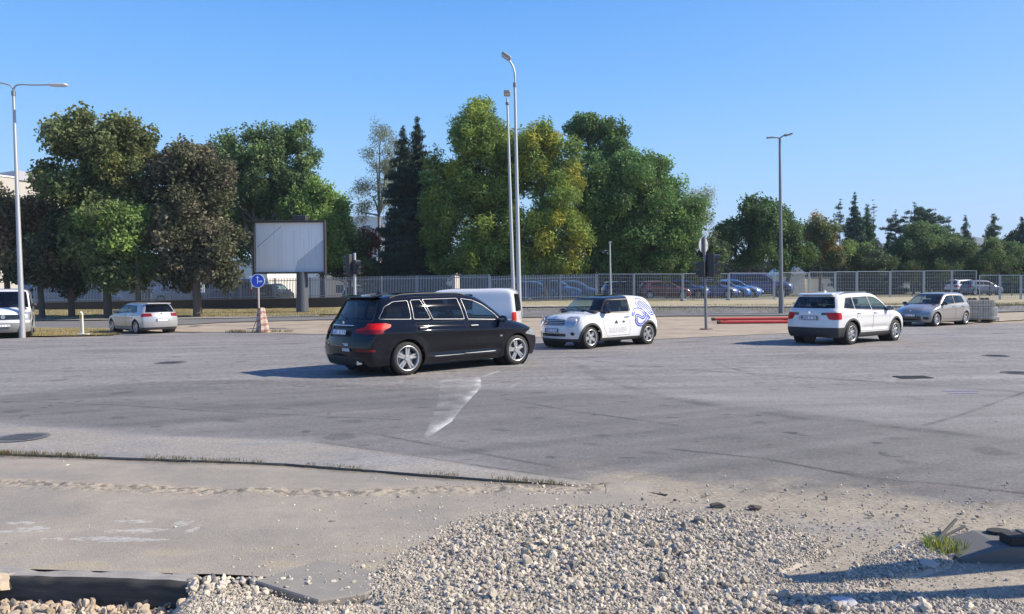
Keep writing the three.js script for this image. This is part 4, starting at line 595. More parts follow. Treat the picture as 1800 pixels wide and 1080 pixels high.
// silver hatchback at the left
const golf = makeCar(hatchSpec({
  W: 1.79, H: 1.45, wb: 2.63, R: 0.315, arch: 0.36, rimR: 0.215, paint: P_.silver, crease: [0.79, 0.0, 0.016], bowF: 0.3, bowR: 0.22,
  top: [[-2.0, 0.18], [-2.07, 0.34], [-2.1, 0.58], [-2.05, 0.85], [-1.99, 0.97], [-1.78, 1.26], [-1.68, 1.36], [-1.4, 1.42], [-0.7, 1.45], [0.0, 1.44], [0.35, 1.38], [0.8, 1.17], [1.2, 0.98], [1.5, 0.92], [1.85, 0.82], [2.05, 0.68], [2.13, 0.5], [2.12, 0.32], [2.03, 0.18]],
  sec: [[0, 0.84], [0.2, 0.85], [0.35, 0.88], [0.6, 0.895], [0.8, 0.885], [0.92, 0.86], [0.99, 0.825], [1.2, 0.735], [1.38, 0.65], [1.45, 0.6], [1.9, 0.45]],
  screen: [1.0, 1.36, 0.2], rearGlass: [1.0, 1.3, -1.4, 0.12],
  windows: [['rear_door_window', [[-1.3, 1.01], [-0.3, 0.985], [-0.34, 1.3], [-1.12, 1.27]], M.glass, 0.02], ['front_door_window', [[-0.24, 0.98], [0.86, 0.95], [0.74, 1.05], [0.36, 1.24], [0.18, 1.29], [-0.28, 1.305]], M.glass, 0.02]],
  cuts: [
    ['tail_lamp', M.redDark, U(I(rearPoly([[0.42, 0.8], [0.9, 0.78], [0.9, 0.93], [0.44, 0.94]]), behind(-1.8)), I(sideP([[-2.3, 0.79], [-1.84, 0.82], [-1.8, 0.92], [-2.3, 0.94]]), outer(0.6))), 0.004, null, true],
    ['rear_bumper_insert', M.plastic, I((x, y, z) => y - 0.3, behind(-1.7)), 0],
    ['headlamp', M.lamp, I(sideP([[1.6, 0.68], [1.75, 0.79], [2.3, 0.72], [2.3, 0.62]]), outer(0.4), ahead(1.5)), 0.003, null, true],
  ],
  plateF: null, plateR: [-2.1, 0.62, -0.05], plateMatR: new THREE.MeshStandardMaterial({ map: plateTex(43, true), roughness: 0.5 }),
  extra: (sh) => [['roof_spoiler', [rb(0.2, 0.03, 1.1, 0.014, -1.72, 1.395, 0, 0, 0, 0.15)], P_.silver], ['boot_badge', [new THREE.CylinderGeometry(0.055, 0.055, 0.012, 18).rotateZ(Math.PI / 2).translate(surfaceX(sh, 0.9, 0, -1) - 0.006, 0.9, 0)], M.chrome], fin(sh, -1.4, M.black)],
}), 'silver_hatchback', 'silver hatchback seen from behind, waiting by the dry median under the dark trees');

// white vans
const vanSpec = (o) => Object.assign({
  category: 'van', W: 1.9, H: 1.97, wb: 3.0, R: 0.33, arch: 0.38, rimR: 0.205, floor: 0.22, cell: 0.045, taperF: 0.1, taperR: 0.03, flare: 0.012, crease: [0.95, 0, 0.006], bowF: 0.3, bowR: 0.06, crown: 0.05, round: 0.12, paint: P_.whiteVan, rearSeat: false,
  top: [[-2.32, 0.22], [-2.38, 0.4], [-2.4, 0.9], [-2.37, 1.4], [-2.3, 1.86], [-2.15, 1.95], [-1.0, 1.97], [0.5, 1.96], [1.0, 1.92], [1.22, 1.84], [1.6, 1.5], [1.95, 1.2], [2.2, 1.11], [2.4, 1.0], [2.48, 0.82], [2.5, 0.5], [2.46, 0.36], [2.38, 0.22]],
  sec: [[0, 0.9], [0.2, 0.905], [0.4, 0.935], [0.8, 0.95], [1.1, 0.94], [1.4, 0.895], [1.7, 0.84], [1.9, 0.79], [2.0, 0.74], [2.1, 0.7]],
  screen: [1.22, 1.82, 0.9], screenIn: 0.09, rearGlass: null,
  windows: [['front_door_window', [[0.65, 1.17], [1.6, 1.13], [1.5, 1.28], [1.15, 1.66], [0.72, 1.7]], M.glass, 0.02]],
  cuts: [
    ['lower_bumper', mat(0.2, 0.205, 0.215, 0.6), I((x, y) => y - 0.6, ahead(1.85)), 0.004],
    ['headlamp', M.lamp, I((x, y, z) => Math.max(0.7 - y, y - 1.02, 0.62 - Math.abs(z)), ahead(1.95)), 0.004, null, true],
    ['grille', M.black, I((x, y, z) => Math.max(0.72 - y, y - 0.92, Math.abs(z) - 0.56), ahead(1.9)), -0.008],
  ],
  doors: [[[0.6, 1.12], [0.6, 0.4], [1.1, 0.38], [1.3, 0.8], [1.62, 0.9], [1.6, 1.1]]],
  handleY: 1.02, handleMat: M.plastic, dash: 1.75, seatX: 0.95, seatY: 0.75, mirror: [1.5, 1.3], mirrorMat: M.plastic, rim: { n: 8, w0: 0.04, w1: 0.05 }, tyreW: 0.21,
  plateF: [2.52, 0.5, 0.02], plateMatF: new THREE.MeshStandardMaterial({ map: plateTex(51, true), roughness: 0.5 }),
  extra: (sh) => [['badge', [new THREE.CylinderGeometry(0.075, 0.075, 0.012, 18).rotateZ(Math.PI / 2).translate(surfaceX(sh, 0.84, 0, 1) + 0.006, 0.84, 0)], M.chrome]],
}, o);
const van = makeCar(vanSpec({}), 'white_van', 'white van facing us, cut off by the left edge of the picture');
const caddy = makeCar(vanSpec({
  W: 1.79, H: 1.8, wb: 2.68, R: 0.315, arch: 0.36,
  top: [[-2.05, 0.22], [-2.11, 0.4], [-2.13, 0.9], [-2.08, 1.35], [-2.0, 1.7], [-1.88, 1.78], [-0.8, 1.8], [0.2, 1.78], [0.5, 1.72], [0.9, 1.45], [1.35, 1.13], [1.7, 1.02], [2.05, 0.85], [2.16, 0.62], [2.18, 0.4], [2.1, 0.22]],
  sec: [[0, 0.84], [0.2, 0.85], [0.4, 0.88], [0.8, 0.895], [1.05, 0.88], [1.4, 0.81], [1.65, 0.755], [1.8, 0.7], [2.0, 0.6]],
  screen: [1.15, 1.68, 0.3], screenIn: 0.08, rearGlass: [1.1, 1.6, -1.8, 0.14],
  windows: [['side_window', [[-0.74, 1.15], [0.05, 1.14], [0.02, 1.6], [-0.74, 1.6]], M.tint, 0.015], ['front_door_window', [[0.2, 1.13], [1.05, 1.1], [0.95, 1.24], [0.6, 1.52], [0.4, 1.6], [0.2, 1.6]], M.glass, 0.02]],
  cuts: [
    ['tail_lamp', M.red, I((x, y, z) => Math.max(0.66 - y, y - 1.06, 0.7 - Math.abs(z)), behind(-1.98)), 0.006, null, true],
    ['headlamp', M.lamp, I((x, y, z) => Math.max(0.66 - y, y - 0.9, 0.5 - Math.abs(z)), ahead(1.8)), 0.004, null, true],
    ['lower_bumper', M.plastic, I((x, y) => y - 0.5, ahead(1.75)), 0.004],
  ],
  doors: [[[0.1, 1.1], [0.1, 0.38], [0.95, 0.36], [1.05, 0.7], [1.12, 1.06]], [[-0.78, 1.1], [-0.76, 0.6], [-0.7, 0.38], [0.06, 0.38], [0.06, 1.1]]],
  dash: 1.1, seatX: 0.35, seatY: 0.55, mirror: [0.95, 1.2], plateF: null,
}), 'white_van', 'white small van behind the black car, its right end and red tail lamp showing');
const at2 = (px, d) => { const p = A(px, 560, d); return V(p.x, 0, p.z); };
{ const put = (c, rx, rd, fx, fd, w) => { const r = at2(rx, rd), f = at2(fx, fd), h = f.clone().sub(r).normalize(), n = V(-h.z, 0, h.x).multiplyScalar(w); for (const q of [r, f]) q.add(n); stand(c, r, f); };   // rear and front wheel nearest to us, then half the track to the middle
  dark.scale.set(1.1, 1.035, 1.13); put(dark, 709, 15.75, 905, 17.85, -0.88); put(mini, 1136, 24.1, 1035, 22.4, 0.78); put(white, 1493, 23.2, 1570, 24.8, -0.8);
  put(clio, 1694, 35.0, 1645, 33.6, 0.74); golf.scale.setScalar(0.93); put(golf, 240, 32.6, 196, 34.3, 0.78);
  const g = (x, z) => V(x, 0, z); stand(van, g(-21.9, -33.4), g(-20.5, -31.0)); stand(caddy, g(-0.55, -24.35), g(-3.15, -24.7)); }
// ------------------------------------------------------------------ trees
const bark = (r, g, b) => new THREE.MeshStandardMaterial({ color: new THREE.Color().setRGB(r, g, b), roughness: 0.95, bumpMap: grain(2), bumpScale: 0.006 });
const BARK = bark(0.11, 0.09, 0.07), BARKL = bark(0.26, 0.24, 0.21), BARKG = bark(0.17, 0.15, 0.12);
const leafMat = new THREE.MeshPhysicalMaterial({ color: 0xffffff, roughness: 0.75, transmission: 0.4, thickness: 0, specularIntensity: 0.35 });
const needleMat = new THREE.MeshStandardMaterial({ color: 0xffffff, roughness: 0.85 });
function clusterGeo(seed, n, len, wid, rad, flat = 1) {       // a spray of leaves: each leaf a folded blade
  const r = rng(seed), p = [], nn = [];
  for (let i = 0; i < n; i++) {
    const a = r() * 6.283, u = r() * 2 - 1, s = Math.sqrt(1 - u * u), R = rad * Math.cbrt(r()), c = V(Math.cos(a) * s * R, u * R * flat, Math.sin(a) * s * R);
    const d = V(r() - 0.5, (r() - 0.75) * 0.9, r() - 0.5).normalize(), up = V(r() - 0.5, r() * 1.3 + 0.2, r() - 0.5).normalize(), q = d.clone().cross(up).normalize(), nrm = q.clone().cross(d).normalize(), L = len * (0.7 + r() * 0.6), W = wid * (0.7 + r() * 0.6);
    const P0 = c.clone().addScaledVector(d, -L / 2), P1 = c.clone().addScaledVector(d, L / 2), m = nrm.clone().multiplyScalar(W * 0.18), S0 = c.clone().addScaledVector(q, W / 2).add(m), S1 = c.clone().addScaledVector(q, -W / 2).add(m);
    for (const t of [[P0, S0, P1], [P0, P1, S1]]) for (const v of t) p.push(v.x, v.y, v.z);
  }
  const g = new THREE.BufferGeometry(); g.setAttribute('position', new THREE.Float32BufferAttribute(p, 3)); g.computeVertexNormals(); return g;
}
const LEAF = [clusterGeo(1, 34, 0.18, 0.115, 0.42), clusterGeo(2, 36, 0.16, 0.105, 0.42), clusterGeo(3, 30, 0.16, 0.1, 0.44)], FINE = clusterGeo(4, 16, 0.13, 0.06, 0.42, 1.1), NEEDLE = clusterGeo(5, 26, 0.32, 0.075, 0.36, 0.45), PALM = clusterGeo(6, 32, 0.25, 0.075, 0.45, 0.8);
const tmpM = new THREE.Matrix4(), tmpQ = new THREE.Quaternion(), tmpE = new THREE.Euler(), tmpC = new THREE.Color();
function crownMesh(parent, geo, m, list, name = 'crown') {
  const im = new THREE.InstancedMesh(geo, m, list.length); im.name = name;
  list.forEach((c, i) => { tmpE.set(c.rx ?? c.r * 6.28, c.ry ?? c.r * 91.7, c.rz ?? c.r * 37.1); tmpQ.setFromEuler(tmpE); tmpM.compose(V(c.x, c.y, c.z), tmpQ, V(c.s, c.sy ?? c.s, c.s)); im.setMatrixAt(i, tmpM); im.setColorAt(i, tmpC.setRGB(...c.c)); });
  im.userData.kind = 'stuff'; im.castShadow = im.receiveShadow = true; parent.add(im); return im;
}
// broadleaf: lobes are [px, py, radius in px (x), radius in px (y)] in the photograph's pixels at distance d; they become clumps of real size
let seedN = 100; const LUM = 2.5;
function tree(label, d, basePx, lobes, o = {}) {
  const b = B(basePx, d), t = thing('tree', label, 'tree', b), r = rng(seedN++), col = o.col || [0.05, 0.085, 0.025], SZ = (o.size || 1) * 1.22, s = d / F, list = [], L = [];
  for (const [px, py, rx, ry] of lobes) {
    const c = A(px, py, d).sub(b), Rx = rx * s, Ry = (ry || rx) * s; L.push([c, Rx, Ry]);
    const rz = Math.min(Rx, 3.2) * (o.deep || 0.95), ph = r() * 50, zc = c.z + (r() - 0.5) * rz * 0.4, nb = Math.round(lerp(9, 15, r()) * clamp(Math.max(Rx, Ry) / 2.2, 0.6, 1.5));
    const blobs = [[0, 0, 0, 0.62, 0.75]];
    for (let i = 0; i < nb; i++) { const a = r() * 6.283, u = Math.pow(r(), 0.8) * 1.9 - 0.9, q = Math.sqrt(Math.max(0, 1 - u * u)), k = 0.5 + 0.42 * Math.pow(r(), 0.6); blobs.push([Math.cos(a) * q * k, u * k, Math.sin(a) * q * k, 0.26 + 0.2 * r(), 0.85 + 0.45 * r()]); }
    for (const [bx0, by0, bz0, br, bt] of blobs) {
      const sx = br * Rx, sy = br * Ry * 0.8, sz = br * rz, n = Math.round((o.n || 1) * 4 * Math.PI * (sx * sy + sx * sz + sy * sz) / 3 * (br > 0.6 ? 1.1 : 1.75) / 0.36 / Math.pow(SZ, 2)) + 6;
      for (let i = 0; i < n; i++) {
        const a = r() * 6.283, u = r() * 2 - 1, q = Math.sqrt(1 - u * u), k = (0.35 + 0.65 * Math.sqrt(r()) + (r() < 0.07 ? 0.45 * r() : 0)) * (1 + 0.35 * noise(Math.cos(a) * 3 + ph, u * 3, Math.sin(a) * 3 + br * 40));
        const x = c.x + bx0 * Rx + Math.cos(a) * q * sx * k, y = c.y + by0 * Ry + u * sy * k, z = zc + bz0 * rz + Math.sin(a) * q * sz * k;
        if (noise(x * 1.1 + ph, y * 1.1, z * 1.1) < (o.gap ?? -0.2)) continue;
        if (y < 0.6) continue;
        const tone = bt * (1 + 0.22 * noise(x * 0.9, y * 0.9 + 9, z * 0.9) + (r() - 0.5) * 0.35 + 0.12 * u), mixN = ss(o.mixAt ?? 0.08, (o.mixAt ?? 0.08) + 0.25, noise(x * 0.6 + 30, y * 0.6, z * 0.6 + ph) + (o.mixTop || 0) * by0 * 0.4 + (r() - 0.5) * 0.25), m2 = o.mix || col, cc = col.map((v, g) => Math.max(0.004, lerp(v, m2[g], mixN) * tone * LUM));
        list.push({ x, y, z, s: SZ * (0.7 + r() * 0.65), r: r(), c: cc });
      }
    }
  }
  // trunk with limbs that reach into the clumps
  const top = L.reduce((m, l) => Math.max(m, l[0].y), 0), tr = o.trunk || 0.16, low = Math.min(...L.map((l) => l[0].y - l[2])), fork = V(0.1 * (r() - 0.5), Math.max(1.2, low + 0.8), 0.1), g = [bar(V(0, -0.15, 0), fork, tr * 1.25, tr, 12)];
  if (o.stems) for (let i = 0; i < o.stems; i++) { const a = i / o.stems * 6.28; g.push(bar(V(Math.cos(a) * 0.3, -0.1, Math.sin(a) * 0.3), V(Math.cos(a) * 1.1, fork.y + 0.5, Math.sin(a) * 0.7), tr * 0.8, tr * 0.55)); }
  L.forEach(([c, Rx, Ry]) => { const mid = fork.clone().lerp(c, 0.5); mid.y += 0.15 * (c.y - fork.y); g.push(bar(fork, mid, tr * 0.75, tr * 0.5, 7), bar(mid, c, tr * 0.5, tr * 0.25, 7)); for (let k = 0; k < 5; k++) { const a = r() * 6.28, e = c.clone().add(V(Math.cos(a) * Rx * 0.75, (r() - 0.2) * Ry * 0.9, Math.sin(a) * Math.min(Rx, 3) * 0.7)); g.push(bar(mid.clone().lerp(c, 0.4 + r() * 0.6), e, tr * 0.26, tr * 0.08, 5)); } });
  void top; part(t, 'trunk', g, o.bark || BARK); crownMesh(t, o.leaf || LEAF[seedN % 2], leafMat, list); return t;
}
// conifer: tiers of drooping branches round a straight stem
function conifer(label, d, px, topPy, o = {}) {
  const b = B(px, d), t = thing(o.name || 'spruce_tree', label, 'tree', b), r = rng(seedN++), s = d / F, h = A(px, topPy, d).y - b.y, w = (o.w || 40) * s, y0 = (o.from ?? 0.06) * h, list = [], g = [bar(V(0, -0.2, 0), V(0.1 * r(), h * 0.97, 0), o.trunk || 0.2, 0.02, 8)], col = o.col || [0.022, 0.042, 0.028];
  const step = (o.step || 0.3) * (o.pine ? 1.45 : 1); let lean = 0;
  for (let y = y0; y < h; y += step * (0.7 + 0.6 * r())) {
    const u = (y - y0) / (h - y0), prof = o.pine ? (0.25 + 0.9 * Math.sin(Math.PI * clamp(u * 0.9 + 0.12))) * (0.45 + 0.75 * r()) : Math.pow(1 - u, o.pow || 0.8) * (0.7 + 0.45 * r()) + 0.01, R = w * prof, nb = o.nb || Math.max(4, Math.round(5 + R * 3.2)); lean += (r() - 0.5) * 0.02;
    for (let k = 0; k < nb; k++) {
      if (o.sparse && r() < o.sparse) continue;
      const a = r() * 6.283, y2 = y + (r() - 0.5) * step * (o.pine ? 1.1 : 1.8), len = R * (0.75 + 0.4 * r()), n = Math.max(2, Math.round(len / 0.34));
      if (len > 0.5) g.push(bar(V(lean, y2, 0), V(Math.cos(a) * len * 0.8, y2 + (o.pine ? 0.12 : -0.18) * len, Math.sin(a) * len * 0.8), 0.03, 0.01, 4));
      for (let i = o.pine ? Math.floor(n * 0.35) : 0; i < n; i++) for (let m = 0; m <= Math.floor(len * i / n / 0.38); m++) { const q = (i + r() * 0.7) / n, e = len * q, droop = o.pine ? 0.12 * e + (r() - 0.5) * 0.1 : -0.34 * e * (1 - 0.45 * q), side = (r() - 0.5) * (m ? 0.75 : 0.2) * e, tone = 0.7 + 0.5 * r() + 0.35 * q; list.push({ x: lean + Math.cos(a) * e - Math.sin(a) * side + (r() - 0.5) * 0.2, y: y2 + droop + (r() - 0.5) * 0.14, z: Math.sin(a) * e + Math.cos(a) * side + (r() - 0.5) * 0.2, s: (o.size || (o.pine ? 0.8 : 0.95)) * (0.8 + 0.5 * r()) * clamp(R / 0.7, 0.42, 1), r: r(), rx: (r() - 0.5) * (o.pine ? 0.35 : 0.8), rz: (r() - 0.5) * (o.pine ? 0.35 : 0.8), ry: r() * 6.28, c: col.map((v) => v * tone * (d > 75 ? 2.3 : 1.7)) }); }  // distant needles get a lighter colour, haze painted in
    }
  }
  part(t, 'trunk', g, o.bark || BARK); crownMesh(t, o.leaf || NEEDLE, needleMat, list); if (globalThis.DBG) console.log(label, list.length, Math.max(...list.map((c) => c.x)), w, h);
  return t;
}
const OL = [0.075, 0.085, 0.03], BR = [0.085, 0.058, 0.038], DK = [0.028, 0.042, 0.02], GR = [0.06, 0.105, 0.028], LG = [0.09, 0.13, 0.035], YG = [0.13, 0.145, 0.03], YE = [0.3, 0.2, 0.02];
// the row of dusty maples behind the far pavement, left
tree('brown withered tree at the far left behind the lamp post', 47, 14, [[20, 400, 62, 70], [-30, 420, 60, 80], [45, 455, 50, 45], [62, 395, 36, 46]], { col: [0.08, 0.07, 0.035], mix: BR, trunk: 0.15 });
tree('low dark tree with thin trunk just right of the left lamp post', 46, 73, [[85, 440, 46, 55], [62, 475, 36, 32]], { col: DK, mix: [0.06, 0.05, 0.03], trunk: 0.14 });
tree('dark tree between the thin trunk and the tallest maple', 47, 125, [[125, 430, 52, 70], [118, 490, 36, 26], [150, 465, 42, 40]], { col: DK, mix: [0.055, 0.05, 0.03], trunk: 0.16 });
tree('tallest olive-topped maple of the left row with a brown lower crown', 46, 189, [[185, 265, 88, 58], [140, 330, 62, 62], [230, 330, 70, 60], [190, 400, 92, 62], [185, 225, 45, 30], [195, 465, 70, 45]], { col: [0.055, 0.07, 0.028], mix: OL, mixTop: 1, trunk: 0.2 });
tree('bright green young tree in front of the dark maples', 45, 243, [[215, 400, 62, 42], [240, 440, 40, 40], [175, 390, 40, 34]], { col: [0.06, 0.1, 0.03], mix: LG, trunk: 0.13, n: 1.1 });
tree('dark grey-brown maple beside the silver hatchback', 46, 347, [[340, 330, 66, 66], [300, 290, 40, 46], [345, 420, 70, 62], [332, 372, 66, 50], [300, 345, 44, 50], [320, 480, 52, 38], [375, 460, 40, 46], [300, 400, 50, 60]], { col: [0.042, 0.046, 0.026], mix: [0.08, 0.073, 0.05], trunk: 0.22, n: 1.1 });
tree('tall green tree with pale limbs behind the billboard', 60, 450, [[440, 260, 62, 58], [400, 320, 55, 70], [490, 300, 55, 62], [510, 245, 30, 38], [450, 380, 80, 60], [540, 300, 20, 50], [520, 355, 42, 60], [420, 430, 50, 40], [380, 380, 40, 50]], { col: [0.05, 0.08, 0.032], mix: [0.085, 0.12, 0.045], gap: -0.04, trunk: 0.22, bark: BARKL });
tree('light green round tree right of the billboard', 58, 566, [[565, 400, 52, 66], [590, 430, 28, 50], [530, 390, 34, 50], [565, 350, 26, 30]], { col: [0.075, 0.115, 0.03], mix: LG, trunk: 0.16 });
tree('tall thin birch with sparse drooping foliage', 70, 668, [[668, 235, 26, 22], [662, 290, 32, 36], [690, 270, 22, 40], [655, 345, 36, 32], [640, 375, 22, 20], [690, 330, 26, 40]], { col: [0.1, 0.11, 0.06], mix: [0.13, 0.13, 0.09], gap: -0.12, n: 0.8, size: 0.9, leaf: FINE, trunk: 0.14, bark: BARKL });
tree('small reddish tree below the birch', 62, 652, [[652, 425, 24, 30], [640, 455, 22, 26]], { col: [0.13, 0.06, 0.035], mix: [0.2, 0.06, 0.03], trunk: 0.1, size: 0.8 });
tree('dark shrub-like tree by the left traffic signal', 60, 615, [[612, 435, 30, 40], [640, 480, 40, 26], [590, 470, 26, 30]], { col: [0.045, 0.06, 0.025], mix: OL, trunk: 0.1 });
conifer('left top of the dark spruce pair in the middle', 60, 712, 218, { w: 52, col: [0.018, 0.034, 0.024], pow: 0.66, from: 0.08 });
conifer('right and taller top of the dark spruce pair in the middle', 61, 736, 207, { w: 54, col: [0.016, 0.032, 0.022], pow: 0.66, from: 0.08 });
tree('big yellow-tinged tree behind the two central lamp posts', 58, 850, [[840, 250, 66, 56], [800, 320, 52, 70], [885, 300, 60, 70], [840, 390, 85, 70], [800, 445, 50, 40], [890, 440, 56, 44], [850, 205, 40, 24], [770, 395, 30, 60], [830, 345, 60, 50], [845, 460, 60, 26]], { col: [0.068, 0.105, 0.028], mix: [0.12, 0.15, 0.03], mixTop: 0.5, leaf: PALM, trunk: 0.2, stems: 3, gap: -0.12 });
tree('yellow flowering tree right of the central lamp posts', 57, 965, [[945, 270, 44, 56], [985, 300, 40, 58], [975, 380, 52, 62], [1005, 430, 32, 54], [950, 440, 44, 50], [985, 465, 36, 30]], { col: [0.085, 0.12, 0.03], mix: [0.17, 0.165, 0.025], mixAt: 0.06, leaf: PALM, trunk: 0.16, stems: 3, gap: -0.18 });
tree('tall narrow dark green tree top behind the yellow tree', 72, 1045, [[1030, 235, 32, 38], [1070, 250, 34, 40], [1045, 300, 48, 50], [1090, 300, 26, 40]], { col: [0.05, 0.085, 0.03], mix: GR, gap: -0.05, trunk: 0.2 });
tree('broad green tree with a rounded crown in the middle right', 60, 1105, [[1110, 330, 80, 58], [1060, 380, 56, 70], [1165, 375, 62, 62], [1125, 430, 78, 48], [1190, 415, 40, 54], [1140, 295, 40, 26], [1085, 460, 40, 24], [1150, 458, 52, 26], [1205, 445, 28, 40], [1035, 440, 26, 50], [1100, 390, 60, 50]], { col: [0.052, 0.09, 0.03], mix: [0.085, 0.13, 0.035], trunk: 0.2, stems: 4, gap: -0.2 });
tree('thin grey-green feathery tree right of the broad green tree', 68, 1222, [[1222, 365, 32, 42], [1238, 400, 22, 36], [1205, 345, 22, 22]], { col: [0.1, 0.115, 0.07], mix: [0.12, 0.13, 0.09], gap: -0.1, n: 0.7, size: 0.85, leaf: FINE, trunk: 0.1, bark: BARKL });
tree('low dark tree behind the right traffic signal', 66, 1215, [[1215, 455, 40, 28], [1250, 450, 30, 30], [1190, 470, 30, 20]], { col: DK, mix: [0.05, 0.07, 0.025], trunk: 0.12 });
tree('dark green tree left of the right lamp post', 72, 1315, [[1318, 400, 50, 44], [1290, 430, 34, 44], [1330, 368, 26, 22], [1345, 440, 44, 36]], { col: [0.032, 0.06, 0.022], mix: [0.06, 0.095, 0.03], trunk: 0.2 });
tree('dark green tree right of the right lamp post', 74, 1385, [[1375, 410, 38, 40], [1395, 440, 34, 40], [1350, 400, 26, 32]], { col: [0.036, 0.065, 0.024], mix: [0.075, 0.11, 0.03], trunk: 0.2 });
tree('olive tree with orange tinge behind the mesh fence, right of the lamp post', 78, 1442, [[1440, 410, 26, 34], [1425, 440, 22, 40], [1455, 445, 26, 34]], { col: [0.06, 0.075, 0.03], mix: [0.13, 0.085, 0.035], trunk: 0.14 });
conifer('greyish pine left of the pointed spruce', 90, 1476, 347, { name: 'pine_tree', w: 24, col: [0.05, 0.06, 0.045], pine: true, sparse: 0.35, from: 0.2, step: 0.5, trunk: 0.12 });
conifer('pointed dark spruce, tallest of the right background', 84, 1503, 341, { w: 36, col: [0.024, 0.045, 0.03], pow: 0.8 });
conifer('lighter green spruce close behind the pointed one', 87, 1524, 358, { w: 34, col: [0.045, 0.075, 0.03], pow: 0.75 });
conifer('thin bare-topped pine right of the spruces', 92, 1535, 356, { name: 'pine_tree', w: 14, col: [0.05, 0.06, 0.045], pine: true, sparse: 0.45, from: 0.3, step: 0.55, trunk: 0.1 });
tree('low green bushy tree in front of the spruces', 80, 1475, [[1475, 455, 30, 24], [1530, 460, 36, 20], [1505, 450, 24, 24]], { col: [0.045, 0.062, 0.03], mix: [0.085, 0.12, 0.035], trunk: 0.14 });
conifer('leaning thin pine at the left of the far pine group', 92, 1574, 368, { name: 'pine_tree', w: 22, col: [0.03, 0.045, 0.032], pine: true, sparse: 0.3, from: 0.25, step: 0.45, trunk: 0.11 });
conifer('short dark spruce below the leaning pine', 88, 1560, 415, { w: 30, col: [0.02, 0.036, 0.028] });
conifer('tallest pine of the far right group', 90, 1607, 355, { name: 'pine_tree', w: 30, col: [0.032, 0.05, 0.032], pine: true, sparse: 0.25, from: 0.3, step: 0.42, trunk: 0.13 });
conifer('broad-topped pine right of the tallest one', 91, 1634, 361, { name: 'pine_tree', w: 34, col: [0.035, 0.055, 0.034], pine: true, sparse: 0.25, from: 0.35, step: 0.42, trunk: 0.13 });
conifer('slender bent pine between the pine group and the fir', 92, 1668, 377, { name: 'pine_tree', w: 16, col: [0.035, 0.05, 0.035], pine: true, sparse: 0.3, from: 0.35, step: 0.45, trunk: 0.1 });
tree('large green bushy tree below the far pines', 82, 1622, [[1622, 430, 42, 32], [1595, 450, 34, 30], [1655, 440, 40, 34], [1630, 465, 50, 18]], { col: [0.045, 0.07, 0.03], mix: [0.07, 0.1, 0.04], trunk: 0.16 });
conifer('open grey-green fir right of the pine group', 90, 1697, 377, { name: 'fir_tree', w: 34, col: [0.045, 0.065, 0.045], sparse: 0.25, pow: 0.9 });
tree('rounded olive bush tree below the open fir', 84, 1690, [[1685, 450, 34, 28], [1660, 465, 26, 18]], { col: [0.05, 0.07, 0.03], mix: [0.08, 0.1, 0.04], trunk: 0.12 });
conifer('grey-green fir near the right edge', 86, 1746, 375, { name: 'fir_tree', w: 44, col: [0.048, 0.068, 0.042], sparse: 0.2, pow: 0.75 });
tree('bushy green tree under the fir near the right edge', 82, 1755, [[1755, 450, 34, 28], [1735, 465, 26, 18]], { col: [0.05, 0.075, 0.03], mix: [0.085, 0.11, 0.04], trunk: 0.12 });
conifer('dark fir cut off by the right edge', 84, 1797, 381, { name: 'fir_tree', w: 36, col: [0.026, 0.042, 0.034], pow: 0.8 });
tree('dark tree mass at the right edge', 90, 1790, [[1790, 445, 30, 34], [1830, 440, 40, 50]], { col: [0.024, 0.04, 0.022], mix: [0.05, 0.07, 0.03], trunk: 0.14 });
// small staked saplings and thin trunks behind the mesh fence
for (const [px, d, h, l] of [[1172, 56.5, 2.6, 'thin young tree in front of the maroon parked car'], [1256, 56.5, 2.4, 'thin young tree by the blue cars behind the right signal pole'], [1226, 56.5, 2.8, 'leafy sapling left of the right signal pole'], [1604, 58, 2.6, 'thin sapling behind the mesh fence above the white car bonnet'], [1654, 58, 2.6, 'thin sapling behind the mesh fence above the silver hatchback'], [1740, 57, 3.4, 'thin bare trunk behind the end of the tall mesh fence'], [1779, 57, 2.4, 'young tree with grey stem behind the low mesh fence at the right']]) {
  const b = B(px, d), t = thing('sapling', l, 'young tree', b), r = rng(px), list = []; part(t, 'trunk', [bar(V(0, -0.1, 0), V(0.05, h * 0.6, 0), 0.045, 0.03), bar(V(0.05, h * 0.6, 0), V(-0.05, h, 0.05), 0.03, 0.012)], BARK);
  for (let i = 0; i < 60; i++) list.push({ x: (r() - 0.5) * 0.9, y: h * 0.45 + r() * h * 0.6, z: (r() - 0.5) * 0.9, s: 0.55 + r() * 0.3, r: r(), c: [0.05 + r() * 0.05, 0.09 + r() * 0.05, 0.03] }); crownMesh(t, LEAF[1], leafMat, px === 1740 || px === 1779 ? list.slice(0, 14) : list.slice(0, 34));
}

{ // the wood far behind, one dark mass under the crowns
  const r = rng(555), list = []; for (let i = 0; i < 9000; i++) { const px = 470 + r() * 1450, d = 122 + r() * 26, b = B(px, d), tp = px < 1400 ? 470 - 10 * noise(px * 0.02, 1.1) : 452 - 16 * noise(px * 0.03, 2.2), h = A(px, tp, d).y - b.y, u = Math.pow(r(), 0.8), n = 0.8 + 0.5 * r(); list.push({ x: b.x, y: b.y + 0.3 + u * h, z: b.z, s: 1.9 + r() * 1.2, r: r(), c: [0.035 * n, 0.055 * n, 0.026 * n] }); }
  const g = new THREE.Group(); g.name = 'distant_wood'; g.userData = { kind: 'stuff', label: 'dark wood far behind the fences' }; scene.add(g); crownMesh(g, LEAF[0], leafMat, list, 'foliage');
}
